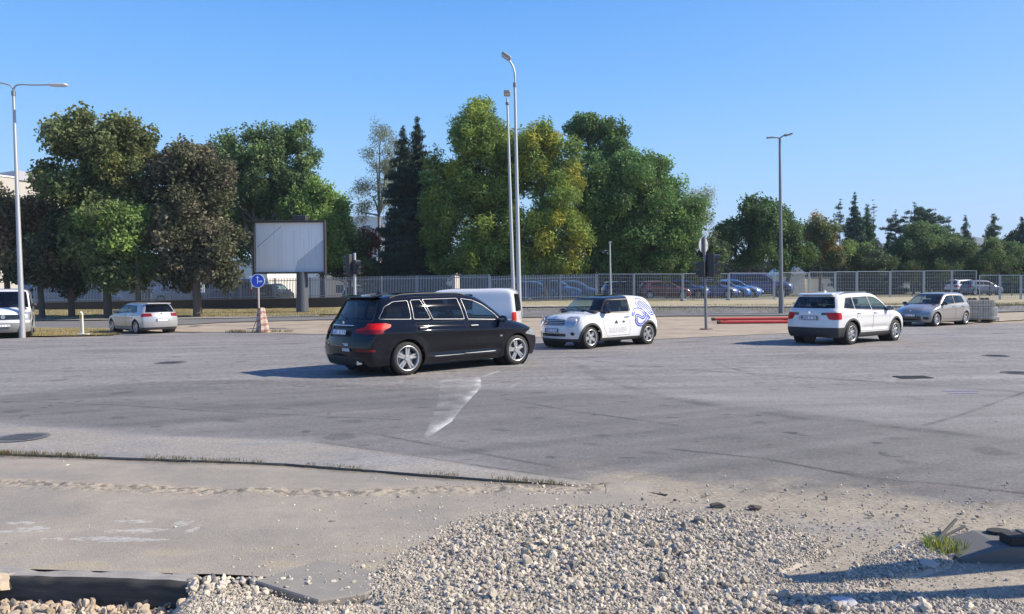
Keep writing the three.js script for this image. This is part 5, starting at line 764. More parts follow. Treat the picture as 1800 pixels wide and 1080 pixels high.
// ------------------------------------------------------------------ hills, buildings, fences, parked cars
{
  const p = [], idx = [], n = 160, rows = 8; for (let i = 0; i <= n; i++) for (let j = 0; j <= rows; j++) { const x = lerp(-2600, 2600, i / n), u = j / rows, hgt = 95 + 60 * fbm(x * 0.0016, 2.2) + 40 * ss(300, 1500, x), y = hgt * Math.sin(u * Math.PI) * (1 + 0.15 * noise(x * 0.01, u * 3)); p.push(x, y - 8, -1500 - u * 900 - 60 * noise(x * 0.004, u * 2)); if (i && j) { const c = i * (rows + 1) + j; idx.push(c - rows - 2, c, c - 1, c - rows - 2, c - rows - 1, c); } }
  const g = new THREE.BufferGeometry(); g.setAttribute('position', new THREE.Float32BufferAttribute(p, 3)); g.setIndex(idx); g.computeVertexNormals(); struct('hills', g, mat(0.05, 0.075, 0.04, 1));
}
const WHITE = mat(0.72, 0.71, 0.68, 0.8), CREAM = mat(0.72, 0.67, 0.55, 0.8), ROOFG = mat(0.2, 0.2, 0.21, 0.7), WINDOW = phys(0.03, 0.04, 0.06, { roughness: 0.06, clearcoat: 1 });
function building(name, label, px0, px1, topPy, d, depth, wall, o = {}) {
  const a = A(px0, 500, d), b = A(px1, 500, d), w = b.x - a.x, x = (a.x + b.x) / 2, base = H(x, -d) - 0.5, h = A((px0 + px1) / 2, topPy, d).y - base, t = thing(name, label, 'building', V(x, base, -d - depth / 2), o.ry || 0);
  part(t, 'wall', bx(w, h, depth, 0, h / 2, 0), wall); part(t, 'roof', o.gable ? (() => { const s = new THREE.Shape([new THREE.Vector2(-w / 2 - 0.3, 0), new THREE.Vector2(w / 2 + 0.3, 0), new THREE.Vector2(0, o.gable)]); return new THREE.ExtrudeGeometry(s, { depth: depth + 0.4, bevelEnabled: false }).translate(0, h + 0.002, -depth / 2 - 0.2); })() : bx(w + 0.3, 0.25, depth + 0.3, 0, h + 0.127, 0), o.roof || WHITE);
  for (const [fx, fy, ww, wh] of o.windows || []) { const k = part(t, 'window', [bx(ww, 0.06, 0.1, -w / 2 + fx * w, fy * h - wh / 2 - 0.03, depth / 2 + 0.05), bx(ww, 0.06, 0.1, -w / 2 + fx * w, fy * h + wh / 2 + 0.03, depth / 2 + 0.05), bx(0.06, wh, 0.1, -w / 2 + fx * w - ww / 2, fy * h, depth / 2 + 0.05), bx(0.06, wh, 0.1, -w / 2 + fx * w + ww / 2, fy * h, depth / 2 + 0.05)], WHITE); part(k, 'pane', bx(ww - 0.06, wh, 0.04, -w / 2 + fx * w, fy * h, depth / 2 + 0.022), WINDOW); }
  return t;
}
{
  const wins = []; for (let i = 0; i < 8; i++) for (let j = 0; j < 6; j++) wins.push([0.06 + i * 0.125, 0.12 + j * 0.155, 2.6, 1.7]);
  const t = building('apartment_building', 'pale apartment building with a rooftop box beside the left lamp post', -90, 60, 313, 130, 16, mat(0.42, 0.4, 0.37, 0.85), { windows: wins, ry: -0.5 });
  part(t, 'penthouse', bx(6, 1.6, 7, 4.5, 21.9, 1), mat(0.35, 0.36, 0.42, 0.7));
  building('storage_hall', 'low white hall behind the grey-brown maple and the billboard', 352, 470, 462, 84, 14, WHITE, { roof: ROOFG, windows: [[0.15, 0.5, 1.4, 1.6], [0.82, 0.5, 1.4, 1.6]] });
  building('white_building', 'white flat-roofed building seen through the gap left of the spruces', 540, 690, 384, 112, 14, WHITE, { windows: [[0.72, 0.88, 0.8, 0.8], [0.86, 0.88, 0.8, 0.8], [0.5, 0.88, 0.8, 0.8]] });
  building('pale_hall', 'long pale hall behind the iron fence and the black car', 575, 800, 484, 96, 8, mat(0.6, 0.54, 0.47, 0.85), { roof: ROOFG, windows: [[0.1, 0.55, 1, 1], [0.3, 0.55, 1, 1], [0.5, 0.55, 1, 1]] });
  building('white_shed', 'white gabled shed behind the right lamp post', 1388, 1415, 483, 104, 9, CREAM, { gable: 1.1, roof: WHITE });
  building('cream_wall_building', 'long cream low building behind the white car', 1417, 1478, 490, 106, 8, CREAM, { roof: ROOFG, windows: [[0.45, 0.5, 0.5, 1.2]] });
  building('cream_annex', 'lower cream annex behind the bonnet of the white car', 1515, 1600, 499, 108, 7, CREAM, { roof: ROOFG });
  building('grey_house', 'grey roofed house between the pines', 1532, 1556, 445, 120, 8, mat(0.3, 0.33, 0.38, 0.8), { gable: 2, roof: ROOFG });
  building('garage_row', 'low blue-grey garage row behind the maples at the far left', 40, 345, 494, 72, 6, mat(0.24, 0.29, 0.36, 0.8), { roof: ROOFG, windows: [[0.72, 0.5, 2, 1.4], [0.86, 0.5, 2, 1.4]] });
}
// iron bar fence on its dark low wall
const IRON = mat(0.33, 0.36, 0.41, 0.45, 0.4), MESH = mat(0.38, 0.41, 0.45, 0.5, 0.5), WALLD = mat(0.06, 0.055, 0.05, 0.95);
function ironFence(label, pxA, pxB, dA, dB, wallH, topPyA, topPyB, nBars, wallMat) {
  const a = B(pxA, dA), b = B(pxB, dB), t = thing('iron_fence', label, 'fence', a), v = b.clone().sub(a), L = Math.hypot(v.x, v.z), ry = Math.atan2(-v.z, v.x), hA = A(pxA, topPyA, dA).y - a.y, hB = A(pxB, topPyB, dB).y - b.y, yA = (u) => lerp(0, v.y, u), top = (u) => lerp(hA, hB + v.y, u);
  const at = (u) => V(v.x * u, yA(u), v.z * u), barG = new THREE.BoxGeometry(0.045, 1, 0.03);
  if (wallH) { const m = at(0.5); part(t, 'base_wall', bx(L, wallH + 0.5, 0.25, 0, 0, 0).rotateZ(Math.atan2(v.y, L)).rotateY(ry).translate(m.x, m.y + wallH / 2 - 0.25, m.z), wallMat || WALLD); part(t, 'coping', bx(L, 0.06, 0.32, 0, 0, 0).rotateZ(Math.atan2(v.y, L)).rotateY(ry).translate(m.x, m.y + wallH + 0.032, m.z), mat(0.25, 0.24, 0.22, 0.9)); }
  for (const k of [0.12, 0.88]) { const p0 = V(0, lerp(wallH, hA, k), 0), p1 = V(v.x, v.y + lerp(wallH, hB, k), v.z); const m = p0.clone().lerp(p1, 0.5); part(t, 'rail', bx(L, 0.05, 0.05).rotateZ(Math.atan2(p1.y - p0.y, L)).rotateY(ry).translate(m.x, m.y, m.z), IRON); }
  for (let i = 0; i < nBars; i++) { const u = (i + 0.5) / nBars, p = at(u), h = top(u) - p.y - wallH - 0.05, m = new THREE.Mesh(barG, IRON); m.name = 'bar'; m.scale.set(1, h, 1); m.position.set(p.x, p.y + wallH + 0.07 + h / 2, p.z); m.rotation.y = ry; m.castShadow = m.receiveShadow = true; t.add(m); }
  for (let i = 0; i <= Math.round(L / 2.6); i++) { const p = at(i / Math.round(L / 2.6)), h = top(i / Math.round(L / 2.6)) - p.y; part(t, 'post', bx(0.09, h + 0.05, 0.09, p.x, p.y + h / 2, p.z, ry), IRON); }
  return t;
}
ironFence('grey iron bar fence on a dark low wall behind the billboard and the black car', 60, 860, 57, 55, 0.55, 497, 483, 296);
ironFence('tall iron bar fence in front of the parked cars, behind the white small car', 862, 1048, 55, 55, 0.12, 486, 482, 62, mat(0.35, 0.33, 0.28, 0.9));
function meshFence(label, d, edges, topPy, bot) {
  const t = thing('mesh_fence', label, 'fence', V(0, 0, 0)), post = [];
  for (let i = 0; i + 1 < edges.length; i++) {
    const [p0, p1] = [edges[i], edges[i + 1]], dd = d(p0), de = d(p1), a = A(p0 + 1, bot(p0), dd), b = A(p1 - 1, bot(p1), de), h = A(p0, topPy(p0), dd).y - a.y, L = Math.hypot(b.x - a.x, b.z - a.z), ry = Math.atan2(-(b.z - a.z), b.x - a.x), sl = Math.atan2(b.y - a.y, L), m = a.clone().lerp(b, 0.5), f = (g) => g.rotateZ(sl).rotateY(ry).translate(m.x, m.y, m.z);
    const fr = part(t, 'fence_panel', [f(bx(L, 0.045, 0.045, 0, h, 0)), f(bx(L, 0.045, 0.045, 0, 0.12, 0)), f(bx(0.05, h + 0.04, 0.05, -L / 2, h / 2, 0)), f(bx(0.05, h + 0.04, 0.05, L / 2, h / 2, 0))], MESH), w = [];
    for (let x = -L / 2 + 0.1; x < L / 2; x += 0.13) w.push(f(bx(0.011, h - 0.15, 0.011, x, h / 2 + 0.05, 0.006))); for (let y = 0.3; y < h; y += 0.26) w.push(f(bx(L, 0.011, 0.011, 0, y, -0.006)));
    const wm = part(fr, 'wire_mesh', w, MESH); wm.userData.kind = 'stuff';
    const ft = part(fr, 'concrete_foot', rb(0.7, 0.16, 0.24, 0.03, a.x, a.y + 0.02, a.z, ry + Math.PI / 2), mat(0.4, 0.39, 0.37, 0.9)); void ft; void post;
  }
  return t;
}
meshFence('tall wire mesh site fence of many panels in front of the parked cars', (p) => lerp(53, 56, ss(1050, 1720, p)), [1050, 1114, 1200, 1281, 1361, 1422, 1468, 1506, 1565, 1624, 1673, 1717], (p) => lerp(482, 476, ss(1050, 1720, p)), (p) => lerp(529, 527, ss(1050, 1720, p)));
meshFence('lower wire mesh fence of a few panels at the right edge', (p) => 52, [1721, 1758, 1795, 1832, 1868], (p) => 484, (p) => 531);
// cars parked behind the fences: the shapes of the junction's cars in other colours
function parked(src, label, px, d, away, col, sc = 1, lift = 0) {
  const c = src.clone(); c.name = numbered(src === white ? 'parked_suv' : src === van || src === caddy ? 'parked_van' : 'parked_car'); scene.add(c); const b = B(px, d); c.position.set(b.x, b.y + lift, b.z); c.rotation.set(0, away, 0); c.scale.setScalar(sc); c.userData = { label, category: src === van || src === caddy ? 'van' : 'car', group: 'cars parked behind the fences' };
  const m = paintMat(...col); const old = [P_.white, P_.silver, P_.silverDark, P_.whiteVan, P_.black, wrapMat, letterMat]; c.traverse((o) => { if (o.isMesh && old.includes(o.material)) o.material = m; }); return c;
}
const BL = [0.03, 0.15, 0.55], BD = [0.02, 0.06, 0.26];
parked(clio, 'bright blue parked car next to the central lamp posts', 938, 60, -0.6, BL);
parked(golf, 'bright blue parked car, second from the central lamp posts', 976, 61, -0.6, BL, 1.06);
parked(clio, 'darker blue parked car behind the roof of the white small car', 1010, 62, -0.6, [0.02, 0.09, 0.32]);
parked(golf, 'purple-grey parked car left of the maroon one', 1100, 62, 0.2, [0.12, 0.1, 0.25], 0.95);
parked(golf, 'maroon parked car behind the mesh fence', 1168, 59, 0.0, [0.1, 0.012, 0.018], 0.95);
parked(white, 'dark blue parked car right behind the maroon one', 1206, 61, -0.5, BD, 0.92);
parked(clio, 'dark blue parked car beside the right signal pole', 1254, 61, -0.45, BD);
parked(golf, 'light blue parked car right of the signal pole', 1276, 62, -0.5, [0.05, 0.2, 0.55]);
parked(clio, 'light blue parked car, second right of the signal pole', 1296, 62, -0.5, [0.05, 0.2, 0.55]);
parked(white, 'tall dark blue parked people carrier at the end of the row', 1334, 63, -0.25, [0.012, 0.03, 0.13], 1.25);
parked(white, 'white parked car far right behind the tall mesh fence', 1697, 74, 0.3, [0.6, 0.62, 0.64], 0.9);
parked(clio, 'grey parked car right of the white one, far right', 1726, 70, 0.1, [0.12, 0.14, 0.2], 0.9);
parked(golf, 'grey-violet car just above the roof of the white car', 1432, 50, 2.9, [0.2, 0.19, 0.26], 0.5);
parked(caddy, 'blue van parked behind the iron fence left of the round sign', 410, 64, 1.2, [0.02, 0.07, 0.2], 1.1, 0.3);
parked(caddy, 'blue van parked behind the iron fence right of the round sign', 448, 65, 1.4, [0.02, 0.07, 0.2], 1.15, 0.3);
parked(white, 'dark parked car behind the iron fence near the billboard post', 482, 64, 1.4, [0.015, 0.016, 0.02], 1, 0.3);
parked(golf, 'white parked car behind the grey-brown maple trunk', 318, 64, 0.3, [0.6, 0.6, 0.62], 1.1, 0.3);
parked(golf, 'dark blue parked car seen above the roof of the black car, left', 648, 62, 0.1, [0.015, 0.03, 0.08], 1.05, 0.05);
parked(clio, 'dark blue parked car seen above the roof of the black car, right', 706, 63, 0.2, [0.015, 0.03, 0.08], 1.05, 0.05);
parked(golf, 'grey parked car behind the fence left of the white small van roof', 760, 63, 0.1, [0.1, 0.12, 0.16], 1.0, 0.05);
parked(white, 'blue-grey parked car behind the row of maples at the left', 100, 62, 0.2, [0.06, 0.1, 0.2], 1, 0.3);
parked(clio, 'second blue-grey parked car behind the maples, near the silver hatchback', 168, 62, 0.2, [0.05, 0.09, 0.2], 1, 0.3);
// ------------------------------------------------------------------ lamp posts, signals, signs, billboard
const STEEL = mat(0.42, 0.43, 0.45, 0.5, 0.55), STEELD = mat(0.2, 0.205, 0.215, 0.5, 0.5), DARKM = mat(0.03, 0.032, 0.036, 0.6), LENS = phys(0.7, 0.72, 0.74, { roughness: 0.2, clearcoat: 1 });
const pxAt = (base, px, py) => A(px, py, -base.z).sub(base);
function lampHead(t, p, dir, len, w, m = STEEL, tilt = 0.06) { const ry = Math.atan2(-dir.z, dir.x), g = new THREE.CapsuleGeometry(w / 2, len - w, 6, 14).rotateZ(Math.PI / 2).scale(1, 0.55, 1).rotateZ(tilt).rotateY(ry).translate(p.x + dir.x * len / 2, p.y, p.z + dir.z * len / 2), h = part(t, 'lamp_head', g, m); part(h, 'lens', new THREE.CapsuleGeometry(w / 2.6, len * 0.5, 4, 12).rotateZ(Math.PI / 2).scale(1, 0.4, 1).rotateZ(tilt).rotateY(ry).translate(p.x + dir.x * len * 0.56, p.y - w * 0.17, p.z + dir.z * len * 0.56), LENS); }
{
  let b = V(A(38, 560, 30.5).x, 0, -30.5), t = thing('street_lamp', 'grey double-armed street lamp at the left edge behind the white van', 'street lamp', b), top = pxAt(b, 23, 162);
  part(t, 'pole', [bar(V(0, 0, 0), V(0, 0.9, 0), 0.12, 0.12, 14), bar(V(0, 0.9, 0), top, 0.105, 0.05, 14)], STEEL); part(t, 'collar', bar(top.clone().add(V(0, -0.14, 0)), top.clone().add(V(0, 0.04, 0)), 0.075, 0.075), STEELD);
  part(t, 'arm', tube([top, top.clone().add(V(0.03, 0.16, 0)), top.clone().add(V(0.14, 0.27, 0)), pxAt(b, 60, 149.5), pxAt(b, 88, 149)], 0.03), STEEL); part(t, 'arm', tube([top, top.clone().add(V(-0.03, 0.16, 0)), top.clone().add(V(-0.14, 0.27, 0)), pxAt(b, -4, 145), pxAt(b, -42, 139)], 0.03), STEEL);
  lampHead(t, pxAt(b, 85, 149.5), V(1, 0, 0), 0.75, 0.24, mat(0.6, 0.62, 0.65, 0.4, 0.3), -0.02); lampHead(t, pxAt(b, -42, 139), V(-1, 0, 0), 0.75, 0.24, mat(0.6, 0.62, 0.65, 0.4, 0.3));
  b = V(A(913, 560, 31).x, 0, -31); t = thing('street_lamp', 'taller central street lamp with a head leaning to the left', 'street lamp', b); top = pxAt(b, 905, 148);
  part(t, 'pole', [bar(V(0, 0, 0), V(0, 1.1, 0), 0.125, 0.125, 14), bar(V(0, 1.1, 0), top, 0.1, 0.05, 14)], STEEL); part(t, 'collar', bar(top.clone().add(V(0, -0.12, 0)), top.clone().add(V(0, 0.05, 0)), 0.075, 0.075), STEELD); part(t, 'arm', tube([top, pxAt(b, 905, 130), pxAt(b, 902, 118), pxAt(b, 896, 107)], 0.036), STEEL);
  { const p = pxAt(b, 890, 98.5); const h = part(t, 'lamp_head', rb(0.42, 0.15, 0.32, 0.06, p.x, p.y, p.z, 0, 0, -0.6), mat(0.3, 0.31, 0.33, 0.5, 0.3)); part(h, 'lens', rb(0.34, 0.05, 0.24, 0.02, p.x - 0.04, p.y - 0.07, p.z, 0, 0, -0.6), LENS); }
  b = V(A(903, 560, 38).x, H(0, -38), -38); t = thing('street_lamp', 'thinner central street lamp standing left of the taller one', 'street lamp', b); top = pxAt(b, 891.5, 172);
  part(t, 'pole', [bar(V(0, 0, 0), V(0, 1.1, 0), 0.13, 0.13, 14), bar(V(0, 1.1, 0), top, 0.1, 0.05, 14)], STEEL); part(t, 'collar', bar(pxAt(b, 892, 184), pxAt(b, 892, 180), 0.1, 0.1), STEELD); { const h = part(t, 'lamp_head', rb(0.32, 0.16, 0.7, 0.05, top.x, top.y + 0.18, top.z + 0.2), mat(0.32, 0.33, 0.35, 0.5, 0.3)); part(h, 'lens', rb(0.24, 0.05, 0.5, 0.02, top.x, top.y + 0.09, top.z + 0.2), LENS); }
  b = B(1373.5, 42.5); t = thing('street_lamp', 'street lamp with two short raised arms standing right of the middle', 'street lamp', b); top = pxAt(b, 1371, 243);
  part(t, 'pole', [bar(V(0, -0.1, 0), V(0, 1.2, 0), 0.14, 0.14, 14), bar(V(0, 1.2, 0), top, 0.11, 0.06, 14)], STEELD); part(t, 'arm', tube([top, pxAt(b, 1364, 242), pxAt(b, 1358, 242)], 0.035), STEELD); part(t, 'arm', tube([top, pxAt(b, 1377, 239), pxAt(b, 1382, 236)], 0.035), STEELD);
  lampHead(t, pxAt(b, 1361, 242), V(-1, 0, 0), 0.44, 0.17, STEELD, -0.1); lampHead(t, pxAt(b, 1379, 237), V(0.95, 0, 0.1), 0.5, 0.17, STEELD, 0.3);
  b = B(1074, 53); t = thing('lamp_post', 'short plain post with a small lamp in front of the mesh fence', 'lamp post', b); top = pxAt(b, 1072, 428); part(t, 'pole', bar(V(0, -0.1, 0), top, 0.07, 0.05), STEEL); part(t, 'lamp_head', rb(0.16, 0.12, 0.4, 0.04, top.x, top.y + 0.05, top.z), STEEL);
}
// billboard
{
  const d = 50, b = B(531, d), t = thing('billboard', 'blank white billboard on a thick dark post with a lamp box on top', 'billboard', b), p0 = pxAt(b, 446, 389), p1 = pxAt(b, 574, 481), w = p1.x - p0.x, h = p0.y - p1.y, x = (p0.x + p1.x) / 2, y = (p0.y + p1.y) / 2;
  part(t, 'post', [bar(V(0, -0.2, 0), V(0, p1.y + 0.1, 0), 0.4, 0.36, 28)], mat(0.07, 0.08, 0.1, 0.5)); part(t, 'base_plate', new THREE.CylinderGeometry(0.55, 0.55, 0.06, 28).translate(0, 0.03, 0), DARKM);
  const f = 0.115; part(t, 'frame', [rb(w, f, 0.4, 0.03, x, p0.y - f / 2, 0.1), rb(w, f, 0.4, 0.03, x, p1.y + f / 2, 0.1), rb(f, h - 2 * f, 0.4, 0.03, p0.x + f / 2, y, 0.1), rb(f, h - 2 * f, 0.4, 0.03, p1.x - f / 2, y, 0.1), bx(w - 0.1, h - 0.1, 0.1, x, y, -0.02)], DARKM);
  const tx = canvasTex(512, 384, (c, W, Hh) => { const r = rng(8); c.fillStyle = '#f2f3f4'; c.fillRect(0, 0, W, Hh); for (let i = 0; i < 60; i++) { c.fillStyle = `rgba(${r() > 0.5 ? '250,252,255' : '150,155,165'},${0.05 + r() * 0.1})`; const xx = r() * W; c.fillRect(xx, r() * Hh * 0.4, 1 + r() * 8, Hh * (0.3 + r() * 0.7)); } c.fillStyle = 'rgba(150,165,185,0.5)'; c.beginPath(); c.moveTo(290, Hh); c.lineTo(310, 300); c.lineTo(W, 130); c.lineTo(W, Hh); c.fill(); c.strokeStyle = 'rgba(120,130,150,0.8)'; c.lineWidth = 4; c.beginPath(); c.moveTo(10, 190); c.lineTo(190, 30); c.stroke(); });  // grey diagonal wedge: a tree shadow painted into the face
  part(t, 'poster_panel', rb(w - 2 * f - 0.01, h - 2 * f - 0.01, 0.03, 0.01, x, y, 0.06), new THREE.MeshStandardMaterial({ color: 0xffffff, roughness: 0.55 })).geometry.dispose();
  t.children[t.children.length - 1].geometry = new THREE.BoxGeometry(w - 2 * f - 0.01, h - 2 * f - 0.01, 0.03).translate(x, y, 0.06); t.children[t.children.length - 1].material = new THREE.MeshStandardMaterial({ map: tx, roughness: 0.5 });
  part(t, 'lamp_box', rb(0.9, 0.36, 0.5, 0.06, pxAt(b, 527, 383).x, p0.y + 0.17, 0), DARKM);
}
// traffic signals
function signalHead(t, p, ry, n = 3) {
  const h = new THREE.Group(); h.name = 'signal_head'; h.position.copy(p); h.rotation.y = ry; t.add(h);
  part(h, 'housing', rb(0.34, 0.33 * n, 0.26, 0.03, 0, 0, 0), DARKM);
  for (let i = 0; i < n; i++) { const y = (i - (n - 1) / 2) * 0.31; part(h, 'visor', new THREE.CylinderGeometry(0.125, 0.125, 0.26, 20, 1, true, Math.PI * 0.62, Math.PI * 1.76).rotateX(Math.PI / 2).translate(0, y, 0.25), mat(0.06, 0.06, 0.065, 0.35)); part(h, 'lens', new THREE.CylinderGeometry(0.105, 0.105, 0.02, 20).rotateX(Math.PI / 2).translate(0, y, 0.135), mat(...[[0.05, 0.07, 0.05], [0.08, 0.06, 0.02], [0.09, 0.02, 0.02]][i], 0.2)); }
}
{
  let b = V(A(1241.5, 560, 32.2).x, 0, -32.2), t = thing('traffic_signal', 'traffic signal with two dark heads and a round sign on top, beside the red pipes', 'traffic light', b);
  part(t, 'pole', bar(V(0, 0, 0), pxAt(b, 1238, 417), 0.062, 0.055, 14), STEELD); part(t, 'base_plate', new THREE.CylinderGeometry(0.24, 0.3, 0.06, 18).translate(0, 0.03, 0), mat(0.14, 0.11, 0.09, 0.9));
  signalHead(t, pxAt(b, 1250, 466), 1.35); signalHead(t, pxAt(b, 1236, 474), -2.2, 2); part(t, 'bracket', [bar(pxAt(b, 1240, 452), pxAt(b, 1250, 452), 0.02), bar(pxAt(b, 1240, 482), pxAt(b, 1250, 482), 0.02)], DARKM);
  const q = pxAt(b, 1237.5, 431); part(t, 'round_sign', [new THREE.CylinderGeometry(0.34, 0.34, 0.015, 28).rotateX(Math.PI / 2).rotateY(0.75).translate(q.x, q.y, q.z - 0.08), bar(q.clone().add(V(-0.25, 0, -0.06)), q.clone().add(V(0.25, 0, -0.06)), 0.015)], mat(0.42, 0.43, 0.46, 0.5, 0.5));
  b = V(A(624, 560, 36).x, 0, -36); t = thing('traffic_signal', 'dark traffic signal above the rear of the black car', 'traffic light', b); part(t, 'pole', bar(V(0, 0, 0), pxAt(b, 623, 445), 0.07, 0.065, 14), STEEL); signalHead(t, pxAt(b, 615, 466), -2.2); signalHead(t, pxAt(b, 626, 470), 1.0, 2); part(t, 'bracket', [bar(pxAt(b, 615, 455), pxAt(b, 624, 455), 0.02), bar(pxAt(b, 615, 478), pxAt(b, 624, 478), 0.02)], DARKM);
}
// blue direction sign, its foot wrapped in faded red and white sheeting
{
  const b = V(A(455, 560, 33).x, 0, -33), t = thing('direction_sign', 'round blue arrow sign on a thin post with a wrapped striped foot', 'road sign', b), c = pxAt(b, 453.5, 494);
  part(t, 'post', bar(V(0, 0, 0), V(c.x, c.y + 0.3, -0.02), 0.035, 0.035), mat(0.5, 0.42, 0.38, 0.6, 0.2));
  const tx = canvasTex(256, 256, (g, w) => { g.fillStyle = '#f4f6fa'; g.fillRect(0, 0, w, w); g.fillStyle = '#1d4fc4'; g.beginPath(); g.arc(128, 128, 120, 0, 7); g.fill(); g.fillStyle = '#f3f5f9'; g.fillRect(118, 64, 16, 118); g.beginPath(); g.moveTo(126, 30); g.lineTo(152, 74); g.lineTo(100, 74); g.fill(); g.fillRect(126, 130, 62, 16); g.beginPath(); g.moveTo(220, 138); g.lineTo(180, 112); g.lineTo(180, 164); g.fill(); });
  const disc = new THREE.CylinderGeometry(0.3, 0.3, 0.02, 36).rotateX(Math.PI / 2).translate(c.x, c.y, 0.05); part(t, 'sign_plate', disc, mat(0.8, 0.81, 0.83, 0.4)); part(t, 'sign_face', new THREE.CircleGeometry(0.292, 36).translate(c.x, c.y, 0.064), new THREE.MeshStandardMaterial({ map: tx, roughness: 0.35 }));
  const q = pxAt(b, 448, 496); part(t, 'back_plate', rb(0.36, 0.42, 0.02, 0.008, q.x, q.y, -0.05), mat(0.75, 0.74, 0.74, 0.5));
  const g = new THREE.CylinderGeometry(0.14, 0.26, 1.05, 22, 14), pa = g.attributes.position; for (let i = 0; i < pa.count; i++) { const x = pa.getX(i), y = pa.getY(i), z = pa.getZ(i), a = Math.atan2(z, x), k = 1 + 0.16 * Math.sin(a * 5 + y * 2) + 0.14 * noise(a * 2, y * 3, 1.1); pa.setXYZ(i, x * k + (0.5 - y) * 0.08, y + 0.05 * noise(a * 2, 3.1), z * k); } g.computeVertexNormals(); g.translate(pxAt(b, 460, 560).x, 0.53, 0.05);
  const wt = canvasTex(128, 256, (c2, w, h) => { const r = rng(3); c2.fillStyle = '#b0a194'; c2.fillRect(0, 0, w, h); c2.fillStyle = '#97695e'; for (let k = -2; k < 6; k++) { c2.beginPath(); c2.moveTo(0, k * 64 + 40); c2.lineTo(w, k * 64 - 10); c2.lineTo(w, k * 64 + 14); c2.lineTo(0, k * 64 + 66); c2.fill(); } for (let i = 0; i < 260; i++) { c2.fillStyle = `rgba(${r() > 0.5 ? '220,210,198' : '120,95,80'},0.3)`; c2.fillRect(r() * w, r() * h, 2 + r() * 16, 2 + r() * 10); } });
  part(t, 'wrapped_foot', g, new THREE.MeshStandardMaterial({ map: wt, roughness: 0.8 }));
  part(t, 'stay', [bar(V(-0.28, 0, 0.1), V(-0.02, 0.8, 0), 0.018), bar(V(-0.2, 0, -0.2), V(-0.02, 0.7, 0), 0.018)], mat(0.5, 0.4, 0.34, 0.7));
}
{ const b = V(A(143, 560, 31.8).x, 0.02, -31.8), t = thing('marker_post', 'short pale marker post in the dry median left of the silver hatchback', 'post', b); part(t, 'shaft', [rb(0.13, 0.92, 0.1, 0.03, 0, 0.46, 0, 0, 0, 0.03), new THREE.SphereGeometry(0.062, 14, 10).translate(-0.03, 0.92, 0)], mat(0.55, 0.51, 0.42, 0.8)); part(t, 'base', rb(0.4, 0.06, 0.34, 0.02, 0.08, 0.03, 0.02), mat(0.5, 0.49, 0.47, 0.9)); part(t, 'reflector', rb(0.09, 0.14, 0.01, 0.003, 0, 0.76, 0.053, 0, 0, 0.03), mat(0.4, 0.25, 0.05, 0.4)); }
// long red pipes lying on low blocks
{ const RED = phys(0.45, 0.035, 0.035, { roughness: 0.55 }); for (const [k, py, pa, pb, l] of [[0, 552, 1252, 1405, 'upper long red pipe lying beside the traffic signal'], [1, 556, 1262, 1412, 'lower long red pipe lying beside the traffic signal']]) { const y0 = k ? 0.03 : 0.1, d = k ? 36.6 : 37.6, a = A(pa, py, d), b = A(pb, py, d); a.y = b.y = H(a.x, -d) + y0 + 0.06; const t = thing('red_pipe', l, 'pipe', V(0, 0, 0)), v = b.clone().sub(a).normalize(); part(t, 'pipe', bar(a, b, 0.075, 0.075, 16), RED); part(t, 'pipe_end', [bar(a.clone().addScaledVector(v, -0.03), a.clone().addScaledVector(v, 0.12), 0.082, 0.082, 16)], DARKM); [0.15, 0.85].forEach((u) => { const p = a.clone().lerp(b, u); const h = p.y - 0.07 - H(p.x, p.z) + 0.05; part(t, 'block', bx(0.14, h, 0.3, p.x, p.y - 0.07 - h / 2, p.z), mat(0.25, 0.18, 0.12, 0.9)); }); } }
